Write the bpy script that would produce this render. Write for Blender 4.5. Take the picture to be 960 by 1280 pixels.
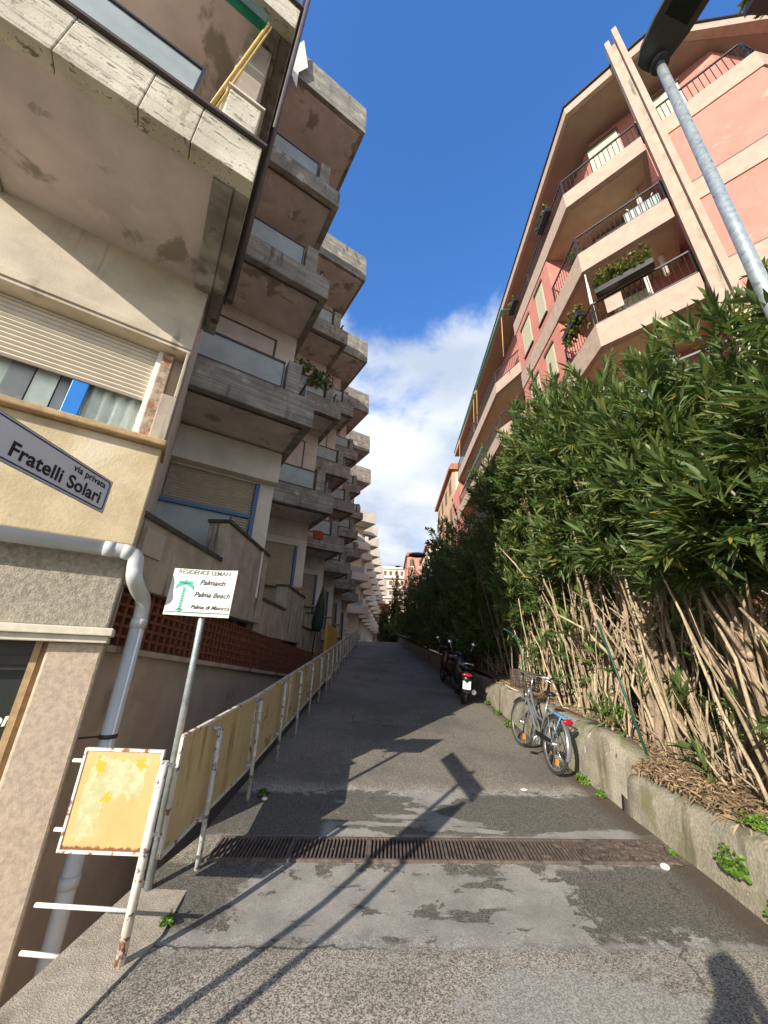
import bpy, bmesh, math, random
import numpy as np
from mathutils import Matrix, Vector
R = math.radians
for o in list(bpy.data.objects): bpy.data.objects.remove(o)
scene = bpy.context.scene
COL = scene.collection

# ------------------------------------------------------------------ camera
CAM_H = 1.55
def _unit(v): v = Vector(v); v.normalize(); return v
up_c = _unit((35, 1130, 455))                      # zenith in camera axes (right, up, forward)
vp_c = _unit((2, -184, 455))                       # street direction in camera axes
y_c = _unit(vp_c - up_c * vp_c.dot(up_c))
x_c = Vector((1, 0, 0)); x_c = _unit(x_c - up_c * x_c.dot(up_c) - y_c * x_c.dot(y_c))
right = Vector((x_c[0], y_c[0], up_c[0])); upv = Vector((x_c[1], y_c[1], up_c[1])); fwd = Vector((x_c[2], y_c[2], up_c[2]))
cam_data = bpy.data.cameras.new('camera'); cam = bpy.data.objects.new('camera', cam_data); COL.objects.link(cam)
cam.matrix_world = Matrix(((right[0], upv[0], -fwd[0], 0), (right[1], upv[1], -fwd[1], 0), (right[2], upv[2], -fwd[2], CAM_H), (0, 0, 0, 1)))
cam_data.sensor_fit = 'HORIZONTAL'; cam_data.sensor_width = 36; cam_data.lens = 455 / 960 * 36
cam_data.clip_start = 0.05; cam_data.clip_end = 3000
scene.camera = cam

# ------------------------------------------------------------------ light
SUN_AZ, SUN_EL = 33.8, 24.0                        # direction the light travels towards, and its height
world = bpy.data.worlds.new('World'); scene.world = world; world.use_nodes = True
nt = world.node_tree; nt.nodes.clear()
def wn(t, **k):
    n = nt.nodes.new(t)
    for a, b in k.items(): setattr(n, a, b)
    return n
def wl(a, b): nt.links.new(a, b)
def wmath(op, a, b=None, clamp=False):
    n = wn('ShaderNodeMath', operation=op); n.use_clamp = clamp
    for i, v in enumerate((a, b)):
        if v is None: continue
        if isinstance(v, (int, float)): n.inputs[i].default_value = v
        else: wl(v, n.inputs[i])
    return n.outputs[0]
sky = wn('ShaderNodeTexSky', sky_type='NISHITA'); sky.sun_disc = False
sky.sun_elevation = R(SUN_EL); sky.sun_rotation = R(180 + SUN_AZ); sky.ozone_density = 3.0; sky.dust_density = 0.2; sky.air_density = 1.0
bg = wn('ShaderNodeBackground'); bg.inputs[1].default_value = 0.15
hs = wn('ShaderNodeHueSaturation'); hs.inputs['Hue'].default_value = .508; hs.inputs['Saturation'].default_value = 1.22; hs.inputs['Value'].default_value = 1.12
wl(sky.outputs[0], hs.inputs['Color']); wl(hs.outputs[0], bg.inputs[0])
tc = wn('ShaderNodeTexCoord'); sp = wn('ShaderNodeSeparateXYZ'); wl(tc.outputs['Generated'], sp.inputs[0])
den = wmath('ADD', wmath('MAXIMUM', sp.outputs[2], 0.0), 0.22)
cb = wn('ShaderNodeCombineXYZ'); wl(wmath('DIVIDE', sp.outputs[0], den), cb.inputs[0]); wl(wmath('DIVIDE', sp.outputs[1], den), cb.inputs[1])
n1 = wn('ShaderNodeTexNoise'); n1.inputs['Scale'].default_value = 2.1; n1.inputs['Detail'].default_value = 9; n1.inputs['Roughness'].default_value = 0.62; n1.inputs['Distortion'].default_value = 0.35
n2 = wn('ShaderNodeTexNoise'); n2.inputs['Scale'].default_value = 2.3; n2.inputs['Detail'].default_value = 5
mp = wn('ShaderNodeMapping'); mp.inputs['Location'].default_value = (3.1, 1.7, 0.4); wl(cb.outputs[0], mp.inputs[0]); wl(mp.outputs[0], n1.inputs[0]); wl(mp.outputs[0], n2.inputs[0])
elev = wn('ShaderNodeMapRange'); elev.inputs[1].default_value = 0.70; elev.inputs[2].default_value = 0.87; elev.inputs[3].default_value = 0.31; elev.inputs[4].default_value = -0.36; wl(sp.outputs[2], elev.inputs[0])
low = wn('ShaderNodeMapRange'); low.inputs[1].default_value = 0.16; low.inputs[2].default_value = 0.40; low.inputs[3].default_value = -0.14; low.inputs[4].default_value = 0.0; wl(sp.outputs[2], low.inputs[0])
dens = wmath('ADD', wmath('ADD', n1.outputs[0], elev.outputs[0]), low.outputs[0])
mask = wn('ShaderNodeMapRange', interpolation_type='SMOOTHSTEP'); mask.inputs[1].default_value = 0.50; mask.inputs[2].default_value = 0.72; wl(dens, mask.inputs[0])
cr = wn('ShaderNodeValToRGB'); cr.color_ramp.elements[0].position = 0.36; cr.color_ramp.elements[0].color = (0.50, 0.58, 0.72, 1); cr.color_ramp.elements[1].position = 0.62; cr.color_ramp.elements[1].color = (0.92, 0.94, 0.98, 1)
wl(n2.outputs[0], cr.inputs[0])
bgc = wn('ShaderNodeBackground'); bgc.inputs[1].default_value = 0.58; wl(cr.outputs[0], bgc.inputs[0])
mx = wn('ShaderNodeMixShader'); wl(mask.outputs[0], mx.inputs[0]); wl(bg.outputs[0], mx.inputs[1]); wl(bgc.outputs[0], mx.inputs[2])
wo = wn('ShaderNodeOutputWorld'); wl(mx.outputs[0], wo.inputs[0])
sd = bpy.data.lights.new('sun', 'SUN'); sd.energy = 3.6; sd.angle = R(0.5); sd.color = (1.0, 0.92, 0.80)
sun = bpy.data.objects.new('sun', sd); COL.objects.link(sun); sun.location = (-20, -30, 25)
sdir = Vector((math.sin(R(SUN_AZ)) * math.cos(R(SUN_EL)), math.cos(R(SUN_AZ)) * math.cos(R(SUN_EL)), -math.sin(R(SUN_EL))))
sun.rotation_euler = sdir.to_track_quat('-Z', 'Y').to_euler()
vs = scene.view_settings; vs.view_transform = 'Standard'; vs.look = 'None'; vs.gamma = 1; vs.exposure = 1.08; vs.use_curve_mapping = False
scene.cycles.max_bounces = 6; scene.cycles.diffuse_bounces = 4; scene.cycles.transparent_max_bounces = 12

# ------------------------------------------------------------------ materials
class NT:
    def __init__(s, name):
        s.m = bpy.data.materials.new(name); s.m.use_nodes = True; s.t = s.m.node_tree
        s.b = s.t.nodes['Principled BSDF']; s.out = s.t.nodes['Material Output']
        s.geo = s.t.nodes.new('ShaderNodeNewGeometry'); s.pos = s.geo.outputs['Position']
    def n(s, t, **k):
        n = s.t.nodes.new(t)
        for a, b in k.items(): setattr(n, a, b)
        return n
    def l(s, a, b): s.t.links.new(a, b)
    def vec(s, sx=1, sy=1, sz=1, loc=(0, 0, 0), src=None):
        m = s.n('ShaderNodeMapping'); m.inputs['Scale'].default_value = (sx, sy, sz); m.inputs['Location'].default_value = loc; s.l(src or s.pos, m.inputs[0]); return m.outputs[0]
    def noise(s, scale, detail=4, rough=.55, vec=None, dist=0.0):
        n = s.n('ShaderNodeTexNoise'); n.inputs['Scale'].default_value = scale; n.inputs['Detail'].default_value = detail; n.inputs['Roughness'].default_value = rough; n.inputs['Distortion'].default_value = dist
        s.l(vec or s.pos, n.inputs['Vector']); return n.outputs[0]
    def vor(s, scale, vec=None, out='Color'):
        n = s.n('ShaderNodeTexVoronoi'); n.inputs['Scale'].default_value = scale; s.l(vec or s.pos, n.inputs['Vector']); return n.outputs[out]
    def ramp(s, v, lo, hi, a=0.0, b=1.0):
        n = s.n('ShaderNodeMapRange', interpolation_type='SMOOTHSTEP'); n.inputs[1].default_value = lo; n.inputs[2].default_value = hi; n.inputs[3].default_value = a; n.inputs[4].default_value = b; s.l(v, n.inputs[0]); return n.outputs[0]
    def math(s, op, a, b=None):
        n = s.n('ShaderNodeMath', operation=op); n.use_clamp = False
        for i, v in enumerate((a, b)):
            if v is None: continue
            if isinstance(v, (int, float)): n.inputs[i].default_value = v
            else: s.l(v, n.inputs[i])
        return n.outputs[0]
    def mix(s, f, a, b, blend='MIX'):
        n = s.n('ShaderNodeMix', data_type='RGBA', blend_type=blend)
        if isinstance(f, (int, float)): n.inputs[0].default_value = f
        else: s.l(f, n.inputs[0])
        for i, v in ((6, a), (7, b)):
            if isinstance(v, tuple): n.inputs[i].default_value = (*v[:3], 1)
            else: s.l(v, n.inputs[i])
        return n.outputs[2]
    def bump(s, h, strength=.3, dist=.01):
        n = s.n('ShaderNodeBump'); n.inputs['Strength'].default_value = strength; n.inputs['Distance'].default_value = dist; s.l(h, n.inputs['Height']); s.l(n.outputs[0], s.b.inputs['Normal'])
    def col(s, c):
        if isinstance(c, tuple): s.b.inputs['Base Color'].default_value = (*c[:3], 1)
        else: s.l(c, s.b.inputs['Base Color'])
    def rough(s, v):
        if isinstance(v, (int, float)): s.b.inputs['Roughness'].default_value = v
        else: s.l(v, s.b.inputs['Roughness'])

def mk(name, c, var=.25, scale=3.0, rough=.8, bump=.2, bscale=60, bdist=.004, stain=None, stain2=None, metal=0, drip=None, spec=.5, grain=0.0):
    """weathered surface: two-tone noise, optional stains, optional vertical drips, fine bump"""
    t = NT(name); c = tuple(c)
    dark = tuple(x * (1 - var) for x in c); lite = tuple(min(1, x * (1 + var * .7)) for x in c)
    k = t.mix(t.ramp(t.noise(scale, 6, .6), .3, .7), dark, lite)
    if grain: k = t.mix(t.ramp(t.noise(bscale, 3, .7), .35, .7), t.mix(grain, k, (0.02, .018, .015)), k)
    for st in (stain, stain2):
        if st: k = t.mix(t.ramp(t.noise(st[1], 5, .6, dist=.4, vec=t.vec(loc=(st[1] * 3.7, 2.2, 5.1))), st[2], st[2] + st[3]), k, tuple(st[0]))
    if drip: k = t.mix(t.ramp(t.noise(drip[1], 4, .6, vec=t.vec(1, 1, .09)), drip[2], drip[2] + drip[3]), k, tuple(drip[0]))
    t.col(k); t.rough(rough); t.b.inputs['Metallic'].default_value = metal; t.b.inputs['Specular IOR Level'].default_value = spec
    if bump: t.bump(t.noise(bscale, 5, .65), bump, bdist)
    return t.m

M = {}
def board_concrete(name='weathered board concrete', c1=(.225, .21, .175), c2=(.40, .375, .32), seam=(.12, .11, .088), drip=(.085, .078, .06), pale=(.47, .45, .40), lo=.42, hi=.62, chips=False):
    t = NT(name); rot = t.n('ShaderNodeMapping'); rot.inputs['Rotation'].default_value = (0, 0, R(-33)); t.l(t.pos, rot.inputs[0]); q = rot.outputs[0]
    k = t.mix(t.ramp(t.noise(2.6, 5, .6), .3, .7), c1, c2)
    brd = t.noise(7, 4, .6, vec=t.vec(.10, .5, 2.6, src=q)); k = t.mix(t.ramp(brd, lo, hi), t.mix(.55, k, seam), k)
    k = t.mix(t.ramp(t.noise(5, 5, .65, vec=t.vec(1, 1, .22)), .55, .72), k, drip)
    k = t.mix(t.ramp(t.noise(2.2, 5, .6, vec=t.vec(loc=(4, 2, 7))), .58, .72), k, pale)
    if chips:
        cp_ = t.noise(11, 6, .75, vec=t.vec(.5, 1, 1.6, src=q)); k = t.mix(t.ramp(cp_, .585, .605), k, (.22, .195, .145)); k = t.mix(t.ramp(t.noise(30, 4, .7), .62, .66), k, (.13, .11, .08)); brd = t.math('SUBTRACT', brd, t.math('MULTIPLY', t.ramp(cp_, .58, .61), .8))
    t.col(k); t.rough(.92); t.bump(t.math('ADD', t.math('MULTIPLY', brd, .8), t.math('MULTIPLY', t.noise(45, 5, .7), .5)), .6, .014); return t.m
M['band'] = board_concrete()
M['band_white'] = board_concrete('peeling whitewashed board concrete', chips=True, c1=(.48, .44, .34), c2=(.64, .60, .48), seam=(.20, .17, .12), drip=(.30, .26, .18), pale=(.70, .66, .55), lo=.33, hi=.47)
M['soffit'] = mk('stained pinkish soffit plaster', (.58, .51, .475), .18, 1.3, .9, .15, 70, .004, stain=((.30, .27, .22), 1.7, .55, .09), stain2=((.64, .56, .50), 2.2, .60, .05))
M['wallpink'] = mk('pale pinkish render', (.58, .505, .455), .12, 2.5, .9, .2, 90, .003, drip=((.30, .25, .21), 5, .6, .2))
M['wallwhite'] = mk('off white render', (.62, .57, .50), .12, 2, .88, .2, 80, .003, drip=((.36, .33, .29), 5, .62, .2))
M['sand'] = mk('flaking sand coloured plaster', (.54, .435, .27), .14, 5, .9, .5, 45, .008, stain=((.64, .55, .39), 1.7, .53, .16), stain2=((.43, .32, .19), 5.5, .60, .14), drip=((.40, .34, .25), 6, .64, .12))
M['creamrender'] = mk('cream render', (.56, .49, .38), .15, 3, .9, .35, 60, .006, drip=((.30, .27, .22), 4, .60, .12))
M['rough'] = mk('rough cast stucco', (.40, .355, .28), .3, 26, .95, 1.0, 75, .022, stain=((.24, .21, .17), 3, .58, .2))
M['pillar'] = mk('pinkish roughcast pillar', (.50, .40, .30), .2, 30, .93, .6, 150, .005, stain=((.36, .28, .21), 2.2, .55, .2))
M['basement'] = mk('dull tan plaster', (.38, .315, .26), .14, 2, .9, .15, 60, .004, stain=((.25, .20, .16), 1.6, .57, .15))
M['terrace'] = mk('streaked terrace concrete', (.40, .335, .265), .22, 3, .92, .35, 50, .007, drip=((.07, .062, .05), 6, .55, .16))
M['coping'] = mk('mossy dark coping', (.07, .062, .05), .4, 9, .95, .6, 40, .01)
M['ledge'] = mk('pale stone ledge', (.66, .60, .48), .12, 9, .8, .3, 60, .004)
M['ochre'] = mk('ochre stone sill', (.42, .29, .15), .25, 10, .85, .4, 60, .006)
M['jamb'] = mk('worn window jamb', (.34, .26, .19), .5, 14, .9, .6, 50, .01, stain=((.30, .11, .05), 6, .55, .1))
M['shutter'] = mk('cream roller shutter', (.66, .59, .47), .07, 6, .55, .05, 40, .002)
M['shutter_tan'] = mk('tan roller shutter', (.44, .37, .28), .08, 6, .6, .05, 40, .002)
M['blue'] = mk('blue paint', (.045, .12, .29), .15, 10, .5, .1, 60, .002)
M['bluebright'] = mk('bright blue paint', (.015, .19, .62), .06, 10, .4, .05, 60, .002)
M['whitepaint'] = mk('white paint', (.76, .74, .69), .06, 12, .5, .1, 60, .002)
M['brown'] = mk('dark brown pipe', (.075, .052, .042), .25, 6, .6, .15, 40, .003)
M['pvc'] = mk('light grey plastic pipe', (.47, .49, .49), .06, 5, .38, .03, 30, .001, drip=((.36, .35, .31), 9, .60, .15))
M['galv'] = mk('galvanised steel', (.40, .45, .46), .22, 22, .42, .1, 90, .001, metal=.55, stain=((.24, .26, .25), 12, .56, .12))
M['rustpaint'] = mk('chipped white paint over rust', (.66, .61, .53), .08, 12, .6, .3, 60, .003, stain=((.24, .10, .045), 13, .57, .05), stain2=((.12, .12, .12), 21, .60, .04))
M['railpost'] = mk('chipped grey painted steel', (.50, .50, .48), .12, 12, .55, .3, 60, .003, stain=((.10, .105, .11), 19, .55, .05), stain2=((.72, .70, .64), 12, .57, .05))
M['darkmetal'] = mk('dark brown metal', (.03, .025, .024), .2, 12, .45, .1, 60, .001)
M['lamp'] = mk('dark grey lamp housing', (.055, .06, .062), .1, 10, .38, .03, 60, .001)
M['lampglass'] = mk('lamp lens', (.02, .022, .022), .1, 10, .15, 0)
M['pinkwall'] = mk('salmon pink stucco', (.53, .205, .160), .09, 1.6, .9, .25, 90, .004, stain=((.58, .34, .26), 2.1, .58, .16), drip=((.42, .165, .12), 4, .62, .25))  # the stucco's own pink, with stains and drips
M['pinkband'] = mk('pale pink concrete band', (.41, .31, .245), .12, 5, .9, .3, 50, .005, stain=((.36, .27, .20), 4, .60, .10))
M['beigesoffit'] = mk('beige balcony soffit', (.47, .375, .26), .1, 2, .9, .1, 60, .003)
M['eavesoffit'] = mk('brown eave soffit', (.27, .20, .155), .12, 2, .9, .1, 60, .003)
M['cream'] = mk('pale green cream shutters', (.62, .60, .42), .06, 8, .6, .1, 50, .002)
M['green'] = mk('green awning cloth', (.010, .30, .19), .15, 6, .6, .1, 70, .002)
M['darkgreen'] = mk('dark green cloth', (.018, .045, .032), .2, 6, .8, .2, 50, .003)
M['yellowarm'] = mk('yellow enamel', (.62, .42, .10), .1, 12, .5, .1, 50, .002)
M['ochrepanel'] = mk('faded ochre painted sheet', (.60, .45, .23), .1, 3, .6, .1, 50, .002, stain=((.33, .28, .05), 2.6, .60, .04), drip=((.30, .22, .06), 8, .57, .10))
M['yellowwall'] = mk('yellow wall', (.62, .36, .06), .08, 3, .8, .1, 40, .003)
M['curtain'] = mk('pale curtain', (.78, .80, .72), .12, 8, .9, .2, 50, .004)
M['curtaingrey'] = mk('grey striped curtain', (.40, .39, .40), .2, 4, .9, .2, 50, .004)
M['brick'] = mk('terracotta lattice block', (.17, .055, .028), .35, 14, .9, .4, 60, .006)
M['hollow'] = mk('terracotta hollow brick', (.42, .13, .055), .25, 22, .9, .6, 60, .01)
M['dark'] = mk('unlit interior', (.02, .018, .016), .2, 4, .9, 0)
M['wallconc'] = mk('mossy retaining concrete', (.33, .295, .22), .22, 4, .95, .7, 45, .014, stain=((.17, .16, .085), 3.2, .54, .13), stain2=((.48, .44, .35), 6, .64, .07), grain=.35, drip=((.12, .105, .07), 5, .53, .14))
M['kerb'] = mk('gritty kerb concrete', (.52, .455, .365), .2, 9, .95, .8, 120, .012, grain=.35, stain=((.22, .19, .14), 3, .60, .15))
M['soil'] = mk('dry soil', (.17, .125, .08), .35, 9, 1, .8, 30, .02)
M['earth'] = mk('bare ground', (.16, .14, .10), .3, .3, 1, .3, 3, .05)
def stem_mat(name, c1, c2, c3, bs):
    t = NT(name); k = t.mix(t.geo.outputs['Random Per Island'], tuple(c1), tuple(c2)); k = t.mix(t.ramp(t.noise(9, 5, .65), .5, .66), k, tuple(c3)); k = t.mix(t.ramp(t.noise(60, 3, .7, vec=t.vec(1, 1, .3)), .35, .7), t.mix(.45, k, (.06, .045, .03)), k)
    t.col(k); t.rough(.92); t.bump(t.noise(bs, 5, .7), .8, .010); return t.m
M['cane'] = stem_mat('dry tan cane', (.34, .26, .155), (.70, .57, .37), (.42, .34, .23), 60)
M['bark'] = stem_mat('tan oleander bark', (.38, .28, .185), (.60, .47, .32), (.25, .185, .125), 45)
M['plate'] = mk('white plate', (.80, .80, .78), .03, 10, .4, 0)
M['redlens'] = mk('red lens', (.34, .010, .016), .05, 10, .15, 0)
M['black'] = mk('black plastic', (.014, .014, .015), .15, 10, .35, .03, 60, .001)
M['rubber'] = mk('tyre rubber', (.035, .034, .033), .2, 20, .75, .2, 90, .002)
M['chrome'] = mk('bright alloy', (.72, .73, .74), .05, 10, .22, 0, metal=.9)
M['silver'] = mk('silver paint', (.24, .25, .265), .06, 10, .3, 0, metal=.5)
M['bikeblue'] = mk('light blue frame paint', (.11, .27, .46), .06, 10, .3, 0)
M['laundry'] = mk('faded red cloth', (.30, .055, .035), .2, 9, .9, .2, 50, .004)
M['orange'] = mk('orange reflector', (.75, .22, .03), .05, 10, .25, 0)
M['red'] = mk('dark red plastic', (.05, .004, .006), .1, 10, .3, 0)
M['rustgrate'] = mk('rusty iron grate', (.115, .085, .066), .35, 18, .85, .5, 60, .004, stain=((.05, .04, .035), 8, .56, .1))
M['pitdirtshade'] = mk('drain dirt with pit shade painted in', (.035, .026, .019), .4, 12, 1, .4, 60, .005)
M['signwhite'] = mk('cream white sign face', (.60, .60, .53), .03, 6, .45, .02, 40, .001)
M['signgrey'] = mk('white enamel street sign', (.62, .63, .67), .04, 4, .35, .02, 40, .001)
M['navy'] = mk('navy enamel', (.02, .025, .12), .05, 8, .4, 0)
M['ink'] = mk('black lettering', (.012, .012, .014), .05, 8, .5, 0)
M['inkgrey'] = mk('grey lettering', (.07, .075, .075), .2, 30, .5, 0)
M['palm'] = mk('green palm print', (.0, .30, .20), .06, 8, .5, 0)
M['stake'] = mk('dark green plastic', (.01, .07, .045), .1, 8, .5, 0)
M['palmdark'] = mk('dark green line', (.03, .13, .10), .06, 8, .5, 0)
M['stone'] = mk('white pebble', (.70, .68, .63), .1, 9, .8, .1, 30, .003)
M['plaque'] = mk('stone plaque', (.44, .37, .31), .08, 9, .8, .1, 40, .002)
M['farorange'] = mk('orange stucco', (.47, .30, .18), .1, 1, .9, 0)
M['farcream'] = mk('cream stucco', (.64, .56, .40), .1, 1, .9, 0)
M['farred'] = mk('rose stucco', (.50, .22, .16), .1, 1, .9, 0)
M['farpink'] = mk('pale pink stucco', (.66, .47, .38), .1, 1, .9, 0)
M['farband'] = mk('pale far balcony', (.62, .57, .49), .12, 1, .9, 0)
M['farshade'] = mk('brown window recess', (.13, .09, .07), .2, 1, .9, 0)
M['tile'] = mk('terracotta roof tiles', (.36, .16, .09), .25, 6, .9, .3, 20, .02)


def glass_mat(name, c, rough=.12, spec=.6):
    t = NT(name); t.col(t.mix(t.ramp(t.noise(3, 4), .3, .7), tuple(x * .8 for x in c), tuple(c))); t.rough(rough); t.b.inputs['Specular IOR Level'].default_value = spec; return t.m
M['frosted'] = glass_mat('grey green wired glass', (.36, .41, .40), .5, .3)
M['darkglass'] = glass_mat('dark shop glass', (.03, .036, .034), .12)
def pane_mat():
    t = NT('window glass'); t.col((.9, .95, .95)); t.rough(.05); t.b.inputs['Transmission Weight'].default_value = 1.0; t.b.inputs['IOR'].default_value = 1.05; return t.m
M['pane'] = pane_mat()

def leaf_mat(name, c1, c2, trans=.25, rough=.42, old=None):
    t = NT(name); rnd = t.geo.outputs['Random Per Island']
    k = t.mix(rnd, tuple(c1), tuple(c2)); k = t.mix(t.ramp(t.noise(1.3, 3), .35, .65), k, t.mix(.5, k, tuple(c1)))
    if old: k = t.mix(t.ramp(rnd, .962, .975), k, old); k = t.mix(t.ramp(t.math('FRACT', t.math('MULTIPLY', rnd, 37.0)), .75, .9, 0, .55), k, tuple(old[i] * .45 + c2[i] * .5 for i in range(3)))
    t.col(k); t.rough(rough); t.b.inputs['Specular IOR Level'].default_value = .38
    tr = t.n('ShaderNodeBsdfTranslucent'); t.l(t.mix(.5, k, (.16, .26, .03)), tr.inputs[0])
    ms = t.n('ShaderNodeMixShader'); ms.inputs[0].default_value = trans; t.l(t.b.outputs[0], ms.inputs[1]); t.l(tr.outputs[0], ms.inputs[2]); t.l(ms.outputs[0], t.out.inputs[0])
    return t.m
M['leaf'] = leaf_mat('oleander leaf', (.056, .102, .026), (.165, .235, .078), .34, .38, (.30, .24, .05))
M['weed'] = leaf_mat('fresh weed leaf', (.09, .19, .025), (.19, .30, .05), .3)
M['planter'] = leaf_mat('balcony plant leaf', (.07, .10, .025), (.22, .20, .05))
M['treeleaf'] = leaf_mat('distant leaf', (.05, .075, .02), (.13, .14, .045))
M['cypress'] = leaf_mat('brown green needle', (.05, .055, .02), (.12, .095, .04))

M['litter'] = leaf_mat('dry fallen leaves', (.14, .09, .05), (.50, .37, .22), .1, .85)
def road_mat():
    t = NT('patched asphalt'); s = t.n('ShaderNodeSeparateXYZ'); t.l(t.pos, s.inputs[0]); x, y = s.outputs[0], s.outputs[1]
    wob = t.math('MULTIPLY', t.math('SUBTRACT', t.noise(1.7, 6, .65), .5), .55); y0_ = y; y = t.math('SUBTRACT', y, t.math('MULTIPLY', t.math('SUBTRACT', x, .5), .048)); yy = t.math('ADD', y, wob)
    wob2 = t.math('MULTIPLY', t.math('SUBTRACT', t.noise(7, 6, .7), .5), .16); yf = t.math('ADD', y, wob2)
    def band(v, a, b, e=.03): return t.math('MULTIPLY', t.ramp(v, a - e, a + e), t.ramp(v, b - e, b + e, 1, 0))
    agg = t.vor(150); ag = t.n('ShaderNodeSeparateColor'); t.l(agg, ag.inputs[0])
    fine = t.noise(210, 2, .8)
    grit = t.math('ADD', t.math('MULTIPLY', ag.outputs[0], .6), t.math('MULTIPLY', fine, .4))
    asp = t.mix(t.ramp(grit, .22, .82), (.115, .105, .086), (.58, .52, .42))
    asp = t.mix(t.ramp(t.noise(.9, 5, .6), .35, .7), asp, t.mix(.5, asp, (.085, .08, .07)))
    far = t.mix(t.ramp(grit, .2, .85), (.105, .095, .077), (.37, .33, .265))  # upper lane asphalt, colour lowered to deepen the shade there
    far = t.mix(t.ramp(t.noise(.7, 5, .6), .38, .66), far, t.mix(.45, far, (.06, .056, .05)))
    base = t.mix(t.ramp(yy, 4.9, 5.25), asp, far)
    conc = t.mix(t.ramp(t.noise(3, 5, .6), .3, .7), (.25, .24, .21), (.37, .35, .31)); conc = t.mix(t.ramp(grit, .15, .9), t.mix(.35, conc, (.06, .06, .055)), conc)
    wet = t.mix(t.ramp(grit, .2, .9), (.062, .058, .049), (.19, .175, .145))
    # smooth repair strip below the grate
    k = t.mix(band(yf, 2.92, 3.72, .015), base, conc)
    k = t.mix(t.math('MULTIPLY', band(yf, 4.06, 4.92, .015), 1.0), k, conc)
    # dark tar patches lying on both strips
    pa = t.noise(2.1, 6, .62, vec=t.vec(.62, 1.6, 1, (4.3, 7.7, 0)), dist=.5)
    up = t.math('MULTIPLY', band(yf, 4.10, 4.96), t.ramp(pa, .485, .505))
    right = t.math('MULTIPLY', band(yf, 4.22, 4.88), t.ramp(t.math('ADD', x, t.math('MULTIPLY', wob2, 4)), .98, 1.02))
    leftp = t.math('MULTIPLY', band(yf, 4.08, 4.9), t.ramp(t.math('ADD', x, wob), -.55, -.45, 1, 0))
    k = t.mix(t.math('MAXIMUM', t.math('MAXIMUM', up, right), leftp), k, wet)
    pb = t.noise(2.6, 6, .65, vec=t.vec(.8, 1.7, 1, (1.2, 3.1, 0)), dist=.4)
    dn = t.math('MULTIPLY', band(yf, 2.95, 3.74), t.ramp(pb, .565, .585))
    dnr = t.math('MULTIPLY', band(yf, 2.96, 3.66), t.ramp(t.math('ADD', x, t.math('MULTIPLY', wob2, 5)), 1.33, 1.37))
    dnl = t.math('MULTIPLY', band(yf, 3.05, 3.72), t.ramp(t.math('ADD', x, t.math('MULTIPLY', wob2, 3)), -1.02, -.95, 1, 0))
    edge = t.math('MULTIPLY', band(yf, 3.58, 3.72, .02), t.ramp(t.noise(3.3, 5, .7), .5, .54))
    k = t.mix(t.math('MAXIMUM', t.math('MAXIMUM', dn, dnr), t.math('MAXIMUM', dnl, edge)), k, wet)
    # pale worn film: ragged edge of the strips and one big patch near the wall
    pale = t.mix(t.ramp(grit, .2, .8), (.21, .20, .175), (.44, .42, .37))
    rag = t.noise(9, 6, .72)
    e1 = t.math('MULTIPLY', band(yy, 2.80, 3.02, .08), t.ramp(rag, .50, .56)); e2 = t.math('MULTIPLY', band(yy, 4.86, 5.02, .05), t.ramp(rag, .49, .55))
    dx = t.math('SUBTRACT', x, 1.0); dy = t.math('SUBTRACT', y, 2.42)
    r2 = t.math('ADD', t.math('MULTIPLY', t.math('MULTIPLY', dx, dx), 1.5), t.math('MULTIPLY', t.math('MULTIPLY', dy, dy), 5.0))
    big = t.ramp(t.math('ADD', r2, t.math('MULTIPLY', t.math('SUBTRACT', rag, .5), 2.4)), .55, .75, 1, 0)
    k = t.mix(t.math('MAXIMUM', t.math('MAXIMUM', e1, e2), big), k, pale)
    # joint crack and damp dirt along the wall foot
    k = t.mix(t.math('MULTIPLY', t.math('MULTIPLY', band(yf, 2.90, 2.918, .006), .8), t.ramp(t.math('ADD', x, wob), -.3, .3, 1, .1)), k, (.035, .032, .027))
    wallx = t.math('SUBTRACT', x, t.math('ADD', 2.30, t.math('MULTIPLY', wob, .35)))
    k = t.mix(t.math('MULTIPLY', t.ramp(wallx, -.12, .12), .75), k, (.075, .055, .035))
    dv = t.n('ShaderNodeTexVoronoi', feature='DISTANCE_TO_EDGE'); dv.inputs['Scale'].default_value = .55
    dsp = t.n('ShaderNodeVectorMath', operation='ADD'); t.l(t.vec(1, .7, 1), dsp.inputs[0]); nz = t.n('ShaderNodeTexNoise'); nz.inputs['Scale'].default_value = 3.5; nz.inputs['Detail'].default_value = 6; t.l(t.pos, nz.inputs['Vector'])
    sc_ = t.n('ShaderNodeVectorMath', operation='SCALE'); sc_.inputs['Scale'].default_value = .5; t.l(nz.outputs['Color'], sc_.inputs[0]); t.l(sc_.outputs[0], dsp.inputs[1]); t.l(dsp.outputs[0], dv.inputs['Vector'])
    crk = t.math('MULTIPLY', t.ramp(dv.outputs['Distance'], .002, .008, 1, 0), t.ramp(t.noise(.8, 3), .52, .62)); k = t.mix(t.math('MULTIPLY', crk, .7), k, (.03, .027, .022))
    oil = t.math('MULTIPLY', t.ramp(t.noise(1.4, 4, .6, vec=t.vec(1, .6, 1, (9, 3, 0))), .60, .74), .45); k = t.mix(oil, k, t.mix(.5, k, (.03, .028, .025)))
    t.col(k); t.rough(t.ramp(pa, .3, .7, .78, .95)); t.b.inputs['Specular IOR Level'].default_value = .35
    sm = t.math('MAXIMUM', band(yf, 2.92, 3.72), band(yf, 4.06, 4.92)); h = t.math('MULTIPLY', grit, t.math('SUBTRACT', 1.0, t.math('MULTIPLY', sm, .7)))
    t.bump(h, .75, .009)
    return t.m
M['road'] = road_mat()

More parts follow.
